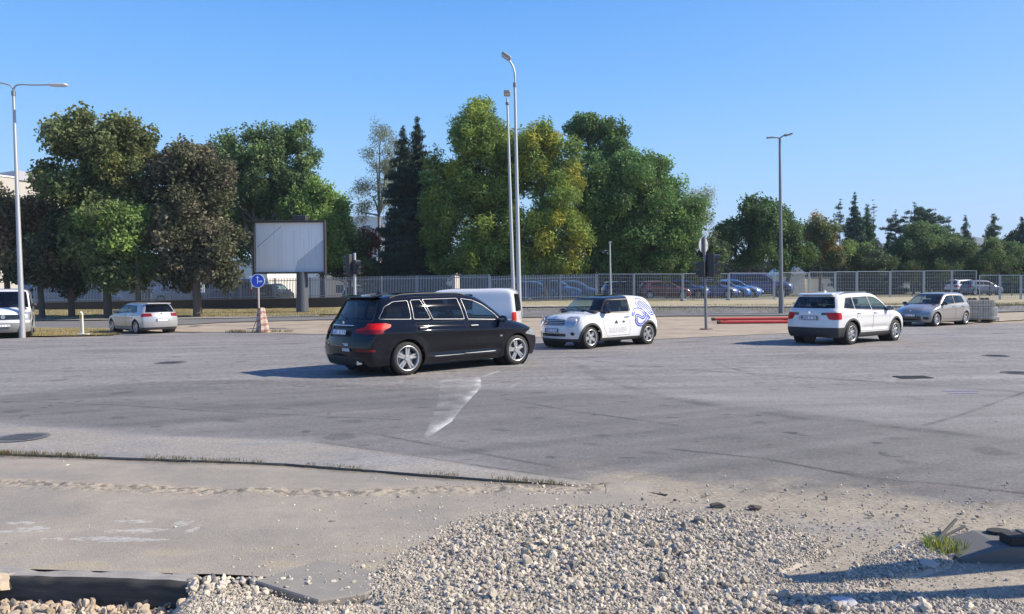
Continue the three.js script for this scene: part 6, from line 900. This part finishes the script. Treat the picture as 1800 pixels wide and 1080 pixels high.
// shrink-wrapped paver stack on a pallet
{
  const b = B(1713, 37), t = thing('paver_stack', 'pallet of pale pavers under torn netting behind the silver hatchback', 'paver stack', b, -0.12), r = rng(61), cols = [mat(0.5, 0.43, 0.32, 0.9), mat(0.55, 0.49, 0.38, 0.9), mat(0.44, 0.37, 0.27, 0.9)], gx = 0.235, gy = 0.15, bg = [0.94, 0.9, 0.97].map((k) => new RoundedBoxGeometry(gx * k, gy * 0.94, 0.3 * k, 1, 0.012));
  part(t, 'pallet', [...[-0.5, -0.3, -0.1, 0.1, 0.3, 0.5].map((z) => bx(1.45, 0.022, 0.12, 0, 0.12, z)), ...[-0.65, 0, 0.65].map((x) => bx(0.12, 0.1, 1.1, x, 0.055, 0))], mat(0.34, 0.26, 0.17, 0.9));
  for (let i = 0; i < 6; i++) for (let j = 0; j < 6; j++) for (let k = 0; k < 3; k++) { const m = new THREE.Mesh(bg[Math.floor(r() * 3)], cols[Math.floor(r() * 3)]); m.name = 'paver'; m.position.set((i - 2.5) * gx + (r() - 0.5) * 0.012, 0.135 + gy * (j + 0.5), (k - 1) * 0.31 + (r() - 0.5) * 0.014); m.castShadow = m.receiveShadow = true; t.add(m); }
  for (let i = 0; i < 5; i++) part(t, 'dark_clod', new THREE.IcosahedronGeometry(0.1, 1).scale(1.2, 0.6, 1).translate(-0.55 + i * 0.28, 0.135 + gy * 6 + 0.05, 0.2 * (i % 2)), mat(0.05, 0.045, 0.04, 0.95));
  const net = []; for (let x = -0.72; x <= 0.73; x += 0.12) net.push(bx(0.012, 0.92, 0.012, x, 0.6, 0.475)); for (let y = 0.2; y < 1.05; y += 0.12) net.push(bx(1.44, 0.012, 0.012, 0, y, 0.487)); part(t, 'netting', net, mat(0.7, 0.68, 0.62, 0.8)).userData.kind = 'stuff';
  const q = B(1742, 37.5); const w = thing('concrete_block', 'pale concrete block on the ground right of the paver stack', 'block', q); part(w, 'block', rb(0.42, 0.45, 0.5, 0.03, 0, 0.42, 0), mat(0.52, 0.52, 0.5, 0.9)); part(w, 'lower_block', rb(0.5, 0.2, 0.6, 0.03, 0.02, 0.09, 0), mat(0.46, 0.45, 0.43, 0.9));
}
// ------------------------------------------------------------------ at our feet: kerbs, gravel, stones, weeds, covers
function rockGeo(seed, det = 1, flat = 0.7) { const g = new THREE.IcosahedronGeometry(1, det), pa = g.attributes.position, r = rng(seed), o = r() * 90, pl = []; for (let i = 0; i < 5; i++) pl.push([V(r() - 0.5, r() - 0.5, r() - 0.5).normalize(), 0.55 + r() * 0.3]); const v = V(0, 0, 0); for (let i = 0; i < pa.count; i++) { v.fromBufferAttribute(pa, i); v.multiplyScalar(1 + 0.45 * noise(v.x * 1.4 + o, v.y * 1.4, v.z * 1.4)); for (const [n, d] of pl) { const q = v.dot(n); if (q > d) v.addScaledVector(n, d - q); } pa.setXYZ(i, v.x, v.y * flat, v.z); } g.computeVertexNormals(); return g; }
const ROCKM = new THREE.MeshStandardMaterial({ color: 0xffffff, roughness: 0.95, flatShading: true });
const dirtCol = (r) => { const k = 0.26 + 0.22 * r(), w = r() * 0.06; return [k * 1.06, k * (0.84 + w), k * (0.62 + w)]; };
const stoneCol = (r) => { const k = 0.24 + 0.32 * r(), t = r(); return t < 0.12 ? [k * 1.05, k * 0.93, k * 0.8] : t < 0.2 ? [k * 0.45, k * 0.43, k * 0.42] : [k, k * 0.895, k * 0.725]; };
function stones(name, label, pts, seed, det = 1) {
  const grp = new THREE.Group(); grp.name = numbered(name); grp.userData = { kind: 'stuff', label }; scene.add(grp); const NV = 6, by = Array.from({ length: NV }, () => []); pts.forEach((p, i) => by[i % NV].push(p));
  by.forEach((l, k) => { if (!l.length) return; const im = new THREE.InstancedMesh(rockGeo(seed + k, det), ROCKM, l.length); im.name = name === 'gravel' ? 'gravel_stones' : 'loose_stones'; im.userData.kind = 'stuff'; l.forEach((p, i) => { tmpE.set(p.a * 0.9, p.a * 41, p.a * 1.3); tmpQ.setFromEuler(tmpE); tmpM.compose(V(p.x, p.y, p.z), tmpQ, V(p.s * p.e, p.s, p.s)); im.setMatrixAt(i, tmpM); im.setColorAt(i, tmpC.setRGB(...p.c)); }); im.castShadow = im.receiveShadow = true; grp.add(im); });
  return grp;
}
{
  const r = rng(7), heap = poly2([[690, 1100], [650, 1030], [720, 970], [800, 925], [880, 905], [1000, 893], [1130, 898], [1230, 905], [1330, 908], [1400, 935], [1445, 962], [1420, 985], [1370, 1010], [1400, 1030], [1500, 1010], [1560, 975], [1640, 945], [1680, 962], [1660, 1000], [1560, 1025], [1500, 1040], [1640, 1050], [1800, 1065], [1900, 1090], [1900, 1250], [300, 1250], [322, 1068], [345, 1046], [400, 1040], [440, 1042], [520, 1066], [560, 1070], [640, 1068]]);
  const xs = heap.map((p) => p[0]), zs = heap.map((p) => p[1]), x0 = Math.min(...xs), x1 = Math.max(...xs), z0 = Math.min(...zs), z1 = Math.max(...zs), pts = [];
  const bedY = (x, z) => { const m = mound(x, z), bound = ss(-0.3, 0.05, -sdPoly(heap, x, z)); return lerp(H(x, z) - 0.14, Math.max(H(x, z), -0.03) + 0.022 + m * 0.8 + 0.008 * noise(x * 9, z * 9), bound); };
  const mound = (x, z) => { const d = -sdPoly(heap, x, z); return 0.028 * ss(0, 0.9, d) * (0.7 + 0.6 * fbm(x * 1.6, z * 1.6, 4.4)); };
  for (let i = 0; i < 1200000 && pts.length < 230000; i++) { const x = lerp(x0, x1, r()), z = lerp(z0, Math.min(z1, -3.35), r()), d = -sdPoly(heap, x, z) + 0.16 * fbm(x * 3, z * 3, 8.8); if (d < -0.02 && r() > 0.12 * Math.exp(d * 4)) continue; const edge = ss(0.0, 0.35, d); if (r() > 0.4 + 0.6 * edge) continue; const big = r(), s = big < 0.76 ? 0.0028 + r() * 0.0042 : big < 0.97 ? 0.0058 + r() * 0.006 : big < 0.997 ? 0.01 + r() * 0.007 : 0.017 + r() * 0.011, y = Math.max(bedY(x, z), x < 1.2 && z < frontZ(x) ? 0.02 : H(x, z)) + s * 0.22 + (edge > 0.9 && r() < 0.3 ? s * 0.9 : 0); pts.push({ x, y, z, s: s * (0.75 + 0.4 * edge), e: 0.9 + r() * 0.6, a: r() * 7, c: stoneCol(r) }); }
  for (let i = 0; i < 420; i++) { const x = -1.93 + r() * 1.1, z = frontZ(x) + 0.005 + Math.pow(r(), 1.4) * 0.17, s = 0.006 + Math.pow(r(), 2.2) * 0.022; pts.push({ x, y: -0.02 + s * 0.4 + r() * 0.02, z, s, e: 1 + r() * 0.5, a: r() * 7, c: stoneCol(r) }); }
  stones('gravel', 'heap of pale grey crushed stone across the foreground', pts, 200);
  // the sandy bed under the stones
  const g = new THREE.PlaneGeometry(1, 1, 130, 60), pa = g.attributes.position, uv = g.attributes.uv; for (let i = 0; i < pa.count; i++) { const x = lerp(-2.2, 4.2, pa.getX(i) + 0.5), z = lerp(-6.6, -3.3, pa.getY(i) + 0.5); pa.setXYZ(i, x, bedY(x, z), z); uv.setXY(i, x, z); } { const ix = g.index.array; for (let i = 0; i < ix.length; i += 3) { const q = ix[i]; ix[i] = ix[i + 1]; ix[i + 1] = q; } } g.computeVertexNormals();
  struct('gravel_bed', g, new THREE.MeshStandardMaterial({ color: new THREE.Color().setRGB(0.4, 0.36, 0.3), roughness: 1, bumpMap: grain(2.5), bumpScale: 0.0012 }));
  const loose = [];
  const scatter = (n, f) => { for (let i = 0; i < n; i++) { const q = f(); if (!q) continue; const p = G(q[0], q[1]), s = q[2]; loose.push({ x: p.x, y: Math.max(p.y, -0.2) + 0.016 + s * 0.3, z: p.z, s, e: 0.9 + r() * 0.5, a: r() * 7, c: stoneCol(r) }); } };
  scatter(900, () => { const px = 700 + r() * 1100, py = 845 + r() * 100 * ss(600, 1300, px) + r() * 30; return [px, py, 0.003 + Math.pow(r(), 3) * 0.012]; });
  scatter(1500, () => { const px = r() * 1050, t = r(); const ln = 857 + 14 * Math.sin(Math.min(1, px / 600) * 1.57) - (px > 700 ? (px - 700) * 0.02 : 0); return [px, ln + (t - 0.5) * 16, 0.003 + Math.pow(r(), 3) * 0.014 * (px > 500 ? 1 : 0.5)]; });
  scatter(500, () => [480 + r() * 300, 880 + r() * 180, 0.002 + Math.pow(r(), 4) * 0.01]);
  scatter(260, () => [r() * 900, 805 + r() * 240, 0.002 + Math.pow(r(), 4) * 0.011]);
  scatter(300, () => [820 + r() * 980, 700 + r() * 200, 0.002 + Math.pow(r(), 3) * 0.006]);
  stones('pebbles', 'loose pebbles scattered over the dusty pavement and the road edge', loose, 300);
  const low = []; for (let i = 0; i < 900; i++) { const x = -3.6 + r() * 1.7, q = Math.pow(r(), 1.6) * 0.32, z = frontZ(x) + 0.16 + q, s = 0.006 + Math.pow(r(), 3) * 0.03; low.push({ x, y: H(x, z) - 0.03 + (0.32 - q) * 0.16 * (0.5 + noise(x * 3, 2.1)) * (0.4 + 0.6 * r()) + s * 0.3, z, s, e: 1 + r() * 0.5, a: r() * 7, c: dirtCol(r) }); } for (let i = 0; i < 3600; i++) { const x = -1.75 - r() * 2.2, z = -4.62 + r() * 1.2, b = Math.pow(r(), 4), s = 0.004 + b * 0.028; low.push({ x, y: H(x, z) - 0.03 + s * 0.3, z, s, e: 1 + r() * 0.5, a: r() * 7, c: r() < 0.8 ? dirtCol(r) : stoneCol(r) }); } stones('rubble', 'reddish dirt and small stones in front of the broken kerb', low, 330);
  // stones big enough to be named
  const big = (px, py, s, c, label, e = 1.3, f = 0.6) => { const p = G(px, py); const m = single('stone', rockGeo(Math.round(px * 3 + py), 2, f).scale(s * e, s, s).toNonIndexed(), new THREE.MeshStandardMaterial({ color: new THREE.Color().setRGB(...c), roughness: 0.95, bumpMap: grain(2), bumpScale: 0.0012 }), label, 'stone', V(p.x, p.y + s * 0.3 + 0.01, p.z)); m.geometry.computeVertexNormals(); };
  big(8, 1046, 0.085, [0.5, 0.4, 0.29], 'large sandy stone against the kerb at the lower left corner'); big(163, 1049, 0.05, [0.36, 0.35, 0.33], 'grey stone leaning on the middle of the kerb', 1.5); big(216, 1048, 0.04, [0.27, 0.27, 0.28], 'dark grey stone on the right half of the kerb foot', 1.4);
  big(1263, 893, 0.04, [0.11, 0.1, 0.09], 'dark stone on the dusty road edge above the gravel heap', 1.7); big(1327, 897, 0.034, [0.12, 0.1, 0.09], 'dark stone right of the other dark stone on the road edge', 1.7); big(1013, 862, 0.03, [0.17, 0.15, 0.13], 'dark stone at the right end of the buried kerb', 1.6); big(570, 872, 0.028, [0.42, 0.38, 0.3], 'pale pebble on the buried kerb line, middle', 1.3); big(118, 822, 0.025, [0.5, 0.46, 0.4], 'pale pebble alone on the pavement strip at the left', 1); big(585, 922, 0.02, [0.14, 0.14, 0.11], 'small dark clod on the grey pavement', 1.5); big(1480, 1072, 0.06, [0.5, 0.51, 0.54], 'smooth pale stone at the bottom edge right of the middle', 1.4, 0.8); big(1632, 1000, 0.05, [0.42, 0.39, 0.35], 'pale stone between the two long shadows', 1.3); big(1582, 968, 0.035, [0.5, 0.47, 0.42], 'pale stone at the upper long shadow', 1.5);
}
// broken kerb at the lower left: separate stones, end face in the sun
{
  const t = thing('broken_kerb', 'low broken concrete kerb with a sunlit end at the lower left corner', 'kerb', V(-3.1, 0.012, -4.66), -0.0955), km = new THREE.MeshStandardMaterial({ map: patchTex(9.4, [0.27, 0.255, 0.235], [0.31, 0.295, 0.275], [0.22, 0.205, 0.18]), roughness: 0.95, bumpMap: grain(1.6), bumpScale: 0.0018 });
  const kShade = new THREE.MeshStandardMaterial({ map: patchTex(4.7, [0.05, 0.048, 0.045], [0.08, 0.075, 0.07], [0.15, 0.14, 0.125]), roughness: 0.95 });  // dark copy for front, back and underside: shade painted into the colour
  const r = rng(41); for (const [x0, x1] of [[-1.4, -0.3], [-0.293, 1.19]]) { const g = new THREE.BoxGeometry(x1 - x0, 0.21, 0.125, 36, 8, 5), pa = g.attributes.position; for (let i = 0; i < pa.count; i++) { const x = pa.getX(i) + (x0 + x1) / 2, y = pa.getY(i), z = pa.getZ(i), topE = y > 0.08 ? 1 : 0.3, n = 0.012 * noise(x * 9, y * 12, z * 9 + 2) + topE * 0.014 * Math.min(0, noise(x * 5, 3.3, z * 3)) * 2; pa.setXYZ(i, x + n * 0.5, y - 0.09 + n * topE, z + n * (z > 0 ? 1 : 0.3) - (y > 0.09 && z > 0.05 ? 0.012 : 0)); } g.computeVertexNormals(); part(t, 'kerb_stone', g, [km, km, km, kShade, kShade, kShade]); void r; }
}
// broken slab of asphalt beside the gravel
{ const pts = [[450, 1028], [560, 992], [600, 998], [700, 1022], [640, 1050], [560, 1062]].map((q) => W2(...q)), s = new THREE.Shape(pts.map((p) => new THREE.Vector2(p[0], -p[1]))), g = new THREE.ExtrudeGeometry(s, { depth: 0.06, bevelEnabled: true, bevelSize: 0.008, bevelThickness: 0.008, bevelSegments: 1 }).rotateX(-Math.PI / 2); const m = single('asphalt_slab', g, new THREE.MeshStandardMaterial({ map: patchTex(7.3, [0.21, 0.2, 0.18], [0.24, 0.225, 0.2], [0.27, 0.25, 0.22]), roughness: 0.95, bumpMap: grain(2), bumpScale: 0.0012 }), 'cracked grey slab of asphalt between the pavement and the gravel', 'slab', V(0, -0.045, 0)); m.rotation.set(0, 0, 0); }
// concrete rubble at the lower right: a sloped slab with dark blocks on it
{
  const b = G(1806, 990), t = thing('concrete_slab', 'dark-faced broken concrete slab with a sloping end at the lower right edge', 'slab', b, -0.03), cm = new THREE.MeshStandardMaterial({ color: new THREE.Color().setRGB(0.13, 0.128, 0.125), roughness: 0.95, bumpMap: grain(1.6), bumpScale: 0.0018 });
  const prof = (h, w, z0) => { const s = new THREE.Shape([new THREE.Vector2(-0.4, -0.02), new THREE.Vector2(1.0, -0.02), new THREE.Vector2(1.0, h), new THREE.Vector2(-0.14, h), new THREE.Vector2(-0.4, 0.02)]); return new THREE.ExtrudeGeometry(s, { depth: w, bevelEnabled: true, bevelSize: 0.008, bevelThickness: 0.008, bevelSegments: 2 }).translate(0, 0, z0); };
  part(t, 'lower_slab', prof(0.088, 0.34, -0.34), cm); part(t, 'upper_slab', rb(0.8, 0.03, 0.2, 0.01, 0.52, 0.1, -0.22), cm); part(t, 'edge_strip', bx(0.34, 0.02, 0.03, -0.29, 0.1, -0.3).rotateZ(0), mat(0.06, 0.06, 0.06, 0.9)).visible = true; t.children[2].geometry = bar(V(-0.36, 0.03, -0.36), V(-0.1, 0.085, -0.62), 0.012, 0.011, 7); part(t, 'edge_strip', bar(V(-0.4, 0.02, -0.34), V(-0.15, 0.1, -0.42), 0.01, 0.01, 7), cm);
  const d = G(1776, 938); single('rubber_block', rb(0.12, 0.06, 0.12, 0.01, 0, 0, 0), mat(0.02, 0.02, 0.024, 0.8), 'black square rubber block on top of the concrete slab', 'block', V(b.x - 0.03, 0.124, b.z - 0.08)); single('rubber_pad', new THREE.CylinderGeometry(0.075, 0.08, 0.025, 20).scale(1, 1, 0.7), mat(0.03, 0.03, 0.03, 0.85), 'flat black pad behind the rubber block', 'pad', V(b.x + 0.0, 0.105, b.z - 0.28)); void d;
  const p1 = thing('added_shadow_post', 'added grey post just outside the right edge that throws the upper long shadow', 'post', V(4.4, 0, -4.98)); part(p1, 'shaft', rb(0.18, 2.1, 0.18, 0.03, 0, 1.0, 0.3, 0, 0.3), STEELD); part(p1, 'foot', rb(0.4, 0.12, 0.4, 0.03, 0, 0.06, 0), DARKM);  // unseen leaning post, added only to cast the upper shadow
  const p2 = thing('added_shadow_post', 'second added grey post outside the right edge that throws the lower long shadow', 'post', V(4.3, 0, -4.5)); part(p2, 'shaft', rb(0.15, 2.15, 0.15, 0.03, 0, 1.05, 0.25, 0, 0.24), STEELD); part(p2, 'foot', rb(0.4, 0.12, 0.4, 0.03, 0, 0.06, 0), DARKM);  // likewise added out of view, leaned to shape the lower shadow
}
// covers and drains in the road
function cover(px, py, rx, label, dark = 0.09) { const p = G(px, py), t = thing('manhole_cover', label, 'manhole cover', V(p.x, 0.004, p.z)); part(t, 'ring', new THREE.RingGeometry(rx * 0.86, rx, 40).rotateX(-Math.PI / 2).translate(0, 0.006, 0), mat(dark * 1.4, dark * 1.35, dark * 1.3, 0.7, 0.2)); part(t, 'lid', [new THREE.CylinderGeometry(rx * 0.85, rx * 0.85, 0.008, 40).translate(0, 0.001, 0), ...[-0.6, -0.3, 0, 0.3, 0.6].flatMap((k) => [bx(rx * 1.4 * Math.sqrt(1 - k * k), 0.006, 0.02, 0, 0.007, k * rx * 0.85)])], mat(dark, dark, dark * 1.03, 0.65, 0.3)); }
cover(38, 770, 0.3, 'dark round manhole cover near the left edge', 0.12); cover(300, 638, 0.36, 'faint round manhole cover left behind the black car', 0.12); cover(1752, 626, 0.3, 'dark round cover far right in the road', 0.09); cover(1790, 656, 0.3, 'dark round cover at the right edge of the road', 0.09);
{ const p = G(1605, 664), t = thing('storm_drain', 'long dark storm drain sunk in the road at the right', 'drain', V(p.x, 0, p.z), 0.03); part(t, 'pit', bx(0.56, 0.02, 0.3, 0, 0.002, 0), mat(0.006, 0.006, 0.007, 0.9)); part(t, 'frame', [bx(0.6, 0.022, 0.03, 0, 0.004, 0.165), bx(0.6, 0.022, 0.03, 0, 0.004, -0.165), bx(0.03, 0.022, 0.3, 0.285, 0.004, 0), bx(0.03, 0.022, 0.3, -0.285, 0.004, 0)], mat(0.05, 0.05, 0.05, 0.7, 0.3)); for (let i = 0; i < 9; i++) part(t, 'grate_bar', bx(0.016, 0.012, 0.3, -0.24 + i * 0.06, 0.008, 0), mat(0.03, 0.03, 0.03, 0.7, 0.3)); }
{ const p = G(1690, 688); const m = struct('painted_survey_mark', [bx(0.6, 0.002, 0.05, 0, 0.0055, 0), bx(0.45, 0.002, 0.04, -0.15, 0.0055, 0.3)], mat(0.22, 0.22, 0.42, 0.9)); m.position.set(p.x, 0, p.z); }
// weeds: tufts along the crack, round the sign's foot, by the slab
function bladeTuft(list, r, x, y, z, n, rad, h, c) { for (let i = 0; i < n; i++) { const a = r() * 6.28, q = Math.sqrt(r()) * rad; list.push({ x: x + Math.cos(a) * q, y, z: z + Math.sin(a) * q, s: h * (0.5 + r() * 0.8), a: r() * 6.28, t: (r() - 0.5) * 1.1, c: c.map((v) => v * (0.65 + r() * 0.7)) }); } }
function blades(parentOrNull, name, label, list, m = leafMat) { const g = new THREE.BufferGeometry(); g.setAttribute('position', new THREE.Float32BufferAttribute([-0.05, 0, 0, 0.05, 0, 0, 0.035, 0.55, 0.06, -0.05, 0, 0, 0.035, 0.55, 0.06, -0.035, 0.55, 0.06, -0.035, 0.55, 0.06, 0.035, 0.55, 0.06, 0, 1, 0.22], 3)); g.computeVertexNormals(); const im = new THREE.InstancedMesh(g, m, list.length); im.name = name; list.forEach((p, i) => { tmpE.set(p.t, p.a, p.t * 0.6); tmpQ.setFromEuler(tmpE); tmpM.compose(V(p.x, p.y, p.z), tmpQ, V(p.s * 1.1, p.s, p.s)); im.setMatrixAt(i, tmpM); im.setColorAt(i, tmpC.setRGB(...p.c)); }); im.userData.kind = 'stuff'; im.castShadow = im.receiveShadow = true; if (parentOrNull) parentOrNull.add(im); else { im.name = numbered(name); im.userData = { kind: 'stuff', label }; scene.add(im); } return im; }
{
  const r = rng(17), list = []; const edge = [[0, 797], [200, 804], [500, 815], [800, 838], [1060, 857]];
  for (let i = 0; i < 330; i++) { const u = Math.pow(r(), 1.35) * 0.95, k = u * 4, j = Math.min(3, k | 0), px = lerp(edge[j][0], edge[j + 1][0], k - j), py = lerp(edge[j][1], edge[j + 1][1], k - j); if (noise(px * 0.012, 2.2) < -0.12 && px > 120) continue; const p = G(px, py + 3 + (r() - 0.5) * 5); bladeTuft(list, r, p.x, 0.015, p.z, 9, 0.06, 0.035, r() < 0.5 ? [0.16, 0.13, 0.055] : [0.085, 0.085, 0.03]); }
  blades(null, 'weeds', 'dry weeds growing out of the crack between pavement and road', list);
  const t = thing('weed_tuft', 'bright yellow-green weed tuft beside the concrete slab at the lower right', 'weed', G(1660, 972)), l2 = []; bladeTuft(l2, r, 0, 0, 0, 260, 0.12, 0.09, [0.26, 0.3, 0.07]); bladeTuft(l2, r, 0.12, 0, -0.05, 70, 0.07, 0.07, [0.24, 0.28, 0.07]); blades(t, 'leaves', '', l2); part(t, 'stem', [0, 1, 2, 3].map((i) => bar(V(0.02 * i - 0.03, -0.01, 0), V(0.05 * i - 0.08, 0.06, 0.02), 0.003, 0.002, 5)), mat(0.12, 0.13, 0.04, 0.9));
  const l3 = [], b = V(A(455, 560, 33).x, 0.03, -33); for (let i = 0; i < 60; i++) bladeTuft(l3, r, b.x + (r() - 0.45) * 2.9, 0.03, -33 + (r() - 0.5) * 0.8, 12, 0.2, 0.11, r() < 0.5 ? [0.13, 0.125, 0.05] : [0.2, 0.17, 0.08]); blades(null, 'weeds', 'low weeds round the foot of the blue direction sign', l3);
  const l4 = []; for (let i = 0; i < 700; i++) { const q = G(-60 + r() * 266, 578 + r() * 14); bladeTuft(l4, r, q.x, 0.03, q.z, 10, 0.3, 0.08, r() < 0.6 ? [0.26, 0.2, 0.09] : [0.14, 0.13, 0.05]); } blades(null, 'dry_grass', 'dry grass on the median at the left', l4);
  const l5 = []; for (let i = 0; i < 2600; i++) { const px = 30 + r() * 560, q = G(px, 543 + r() * 16); bladeTuft(l5, r, q.x, H(q.x, q.z) + 0.03, q.z, 8, 0.45, 0.1, r() < 0.5 ? [0.25, 0.2, 0.09] : [0.1, 0.11, 0.04]); } blades(null, 'dry_grass', 'dry grass below the row of maples', l5);
  const l6 = []; for (let i = 0; i < 2400; i++) { const px = 870 + r() * 930, q = G(px, 527 + r() * 12); bladeTuft(l6, r, q.x, H(q.x, q.z) + 0.03, q.z, 7, 0.5, 0.12, r() < 0.6 ? [0.27, 0.24, 0.13] : [0.14, 0.15, 0.06]); } blades(null, 'dry_grass', 'dry grass on the bank behind the far road', l6);
}
renderer.render(scene, camera);
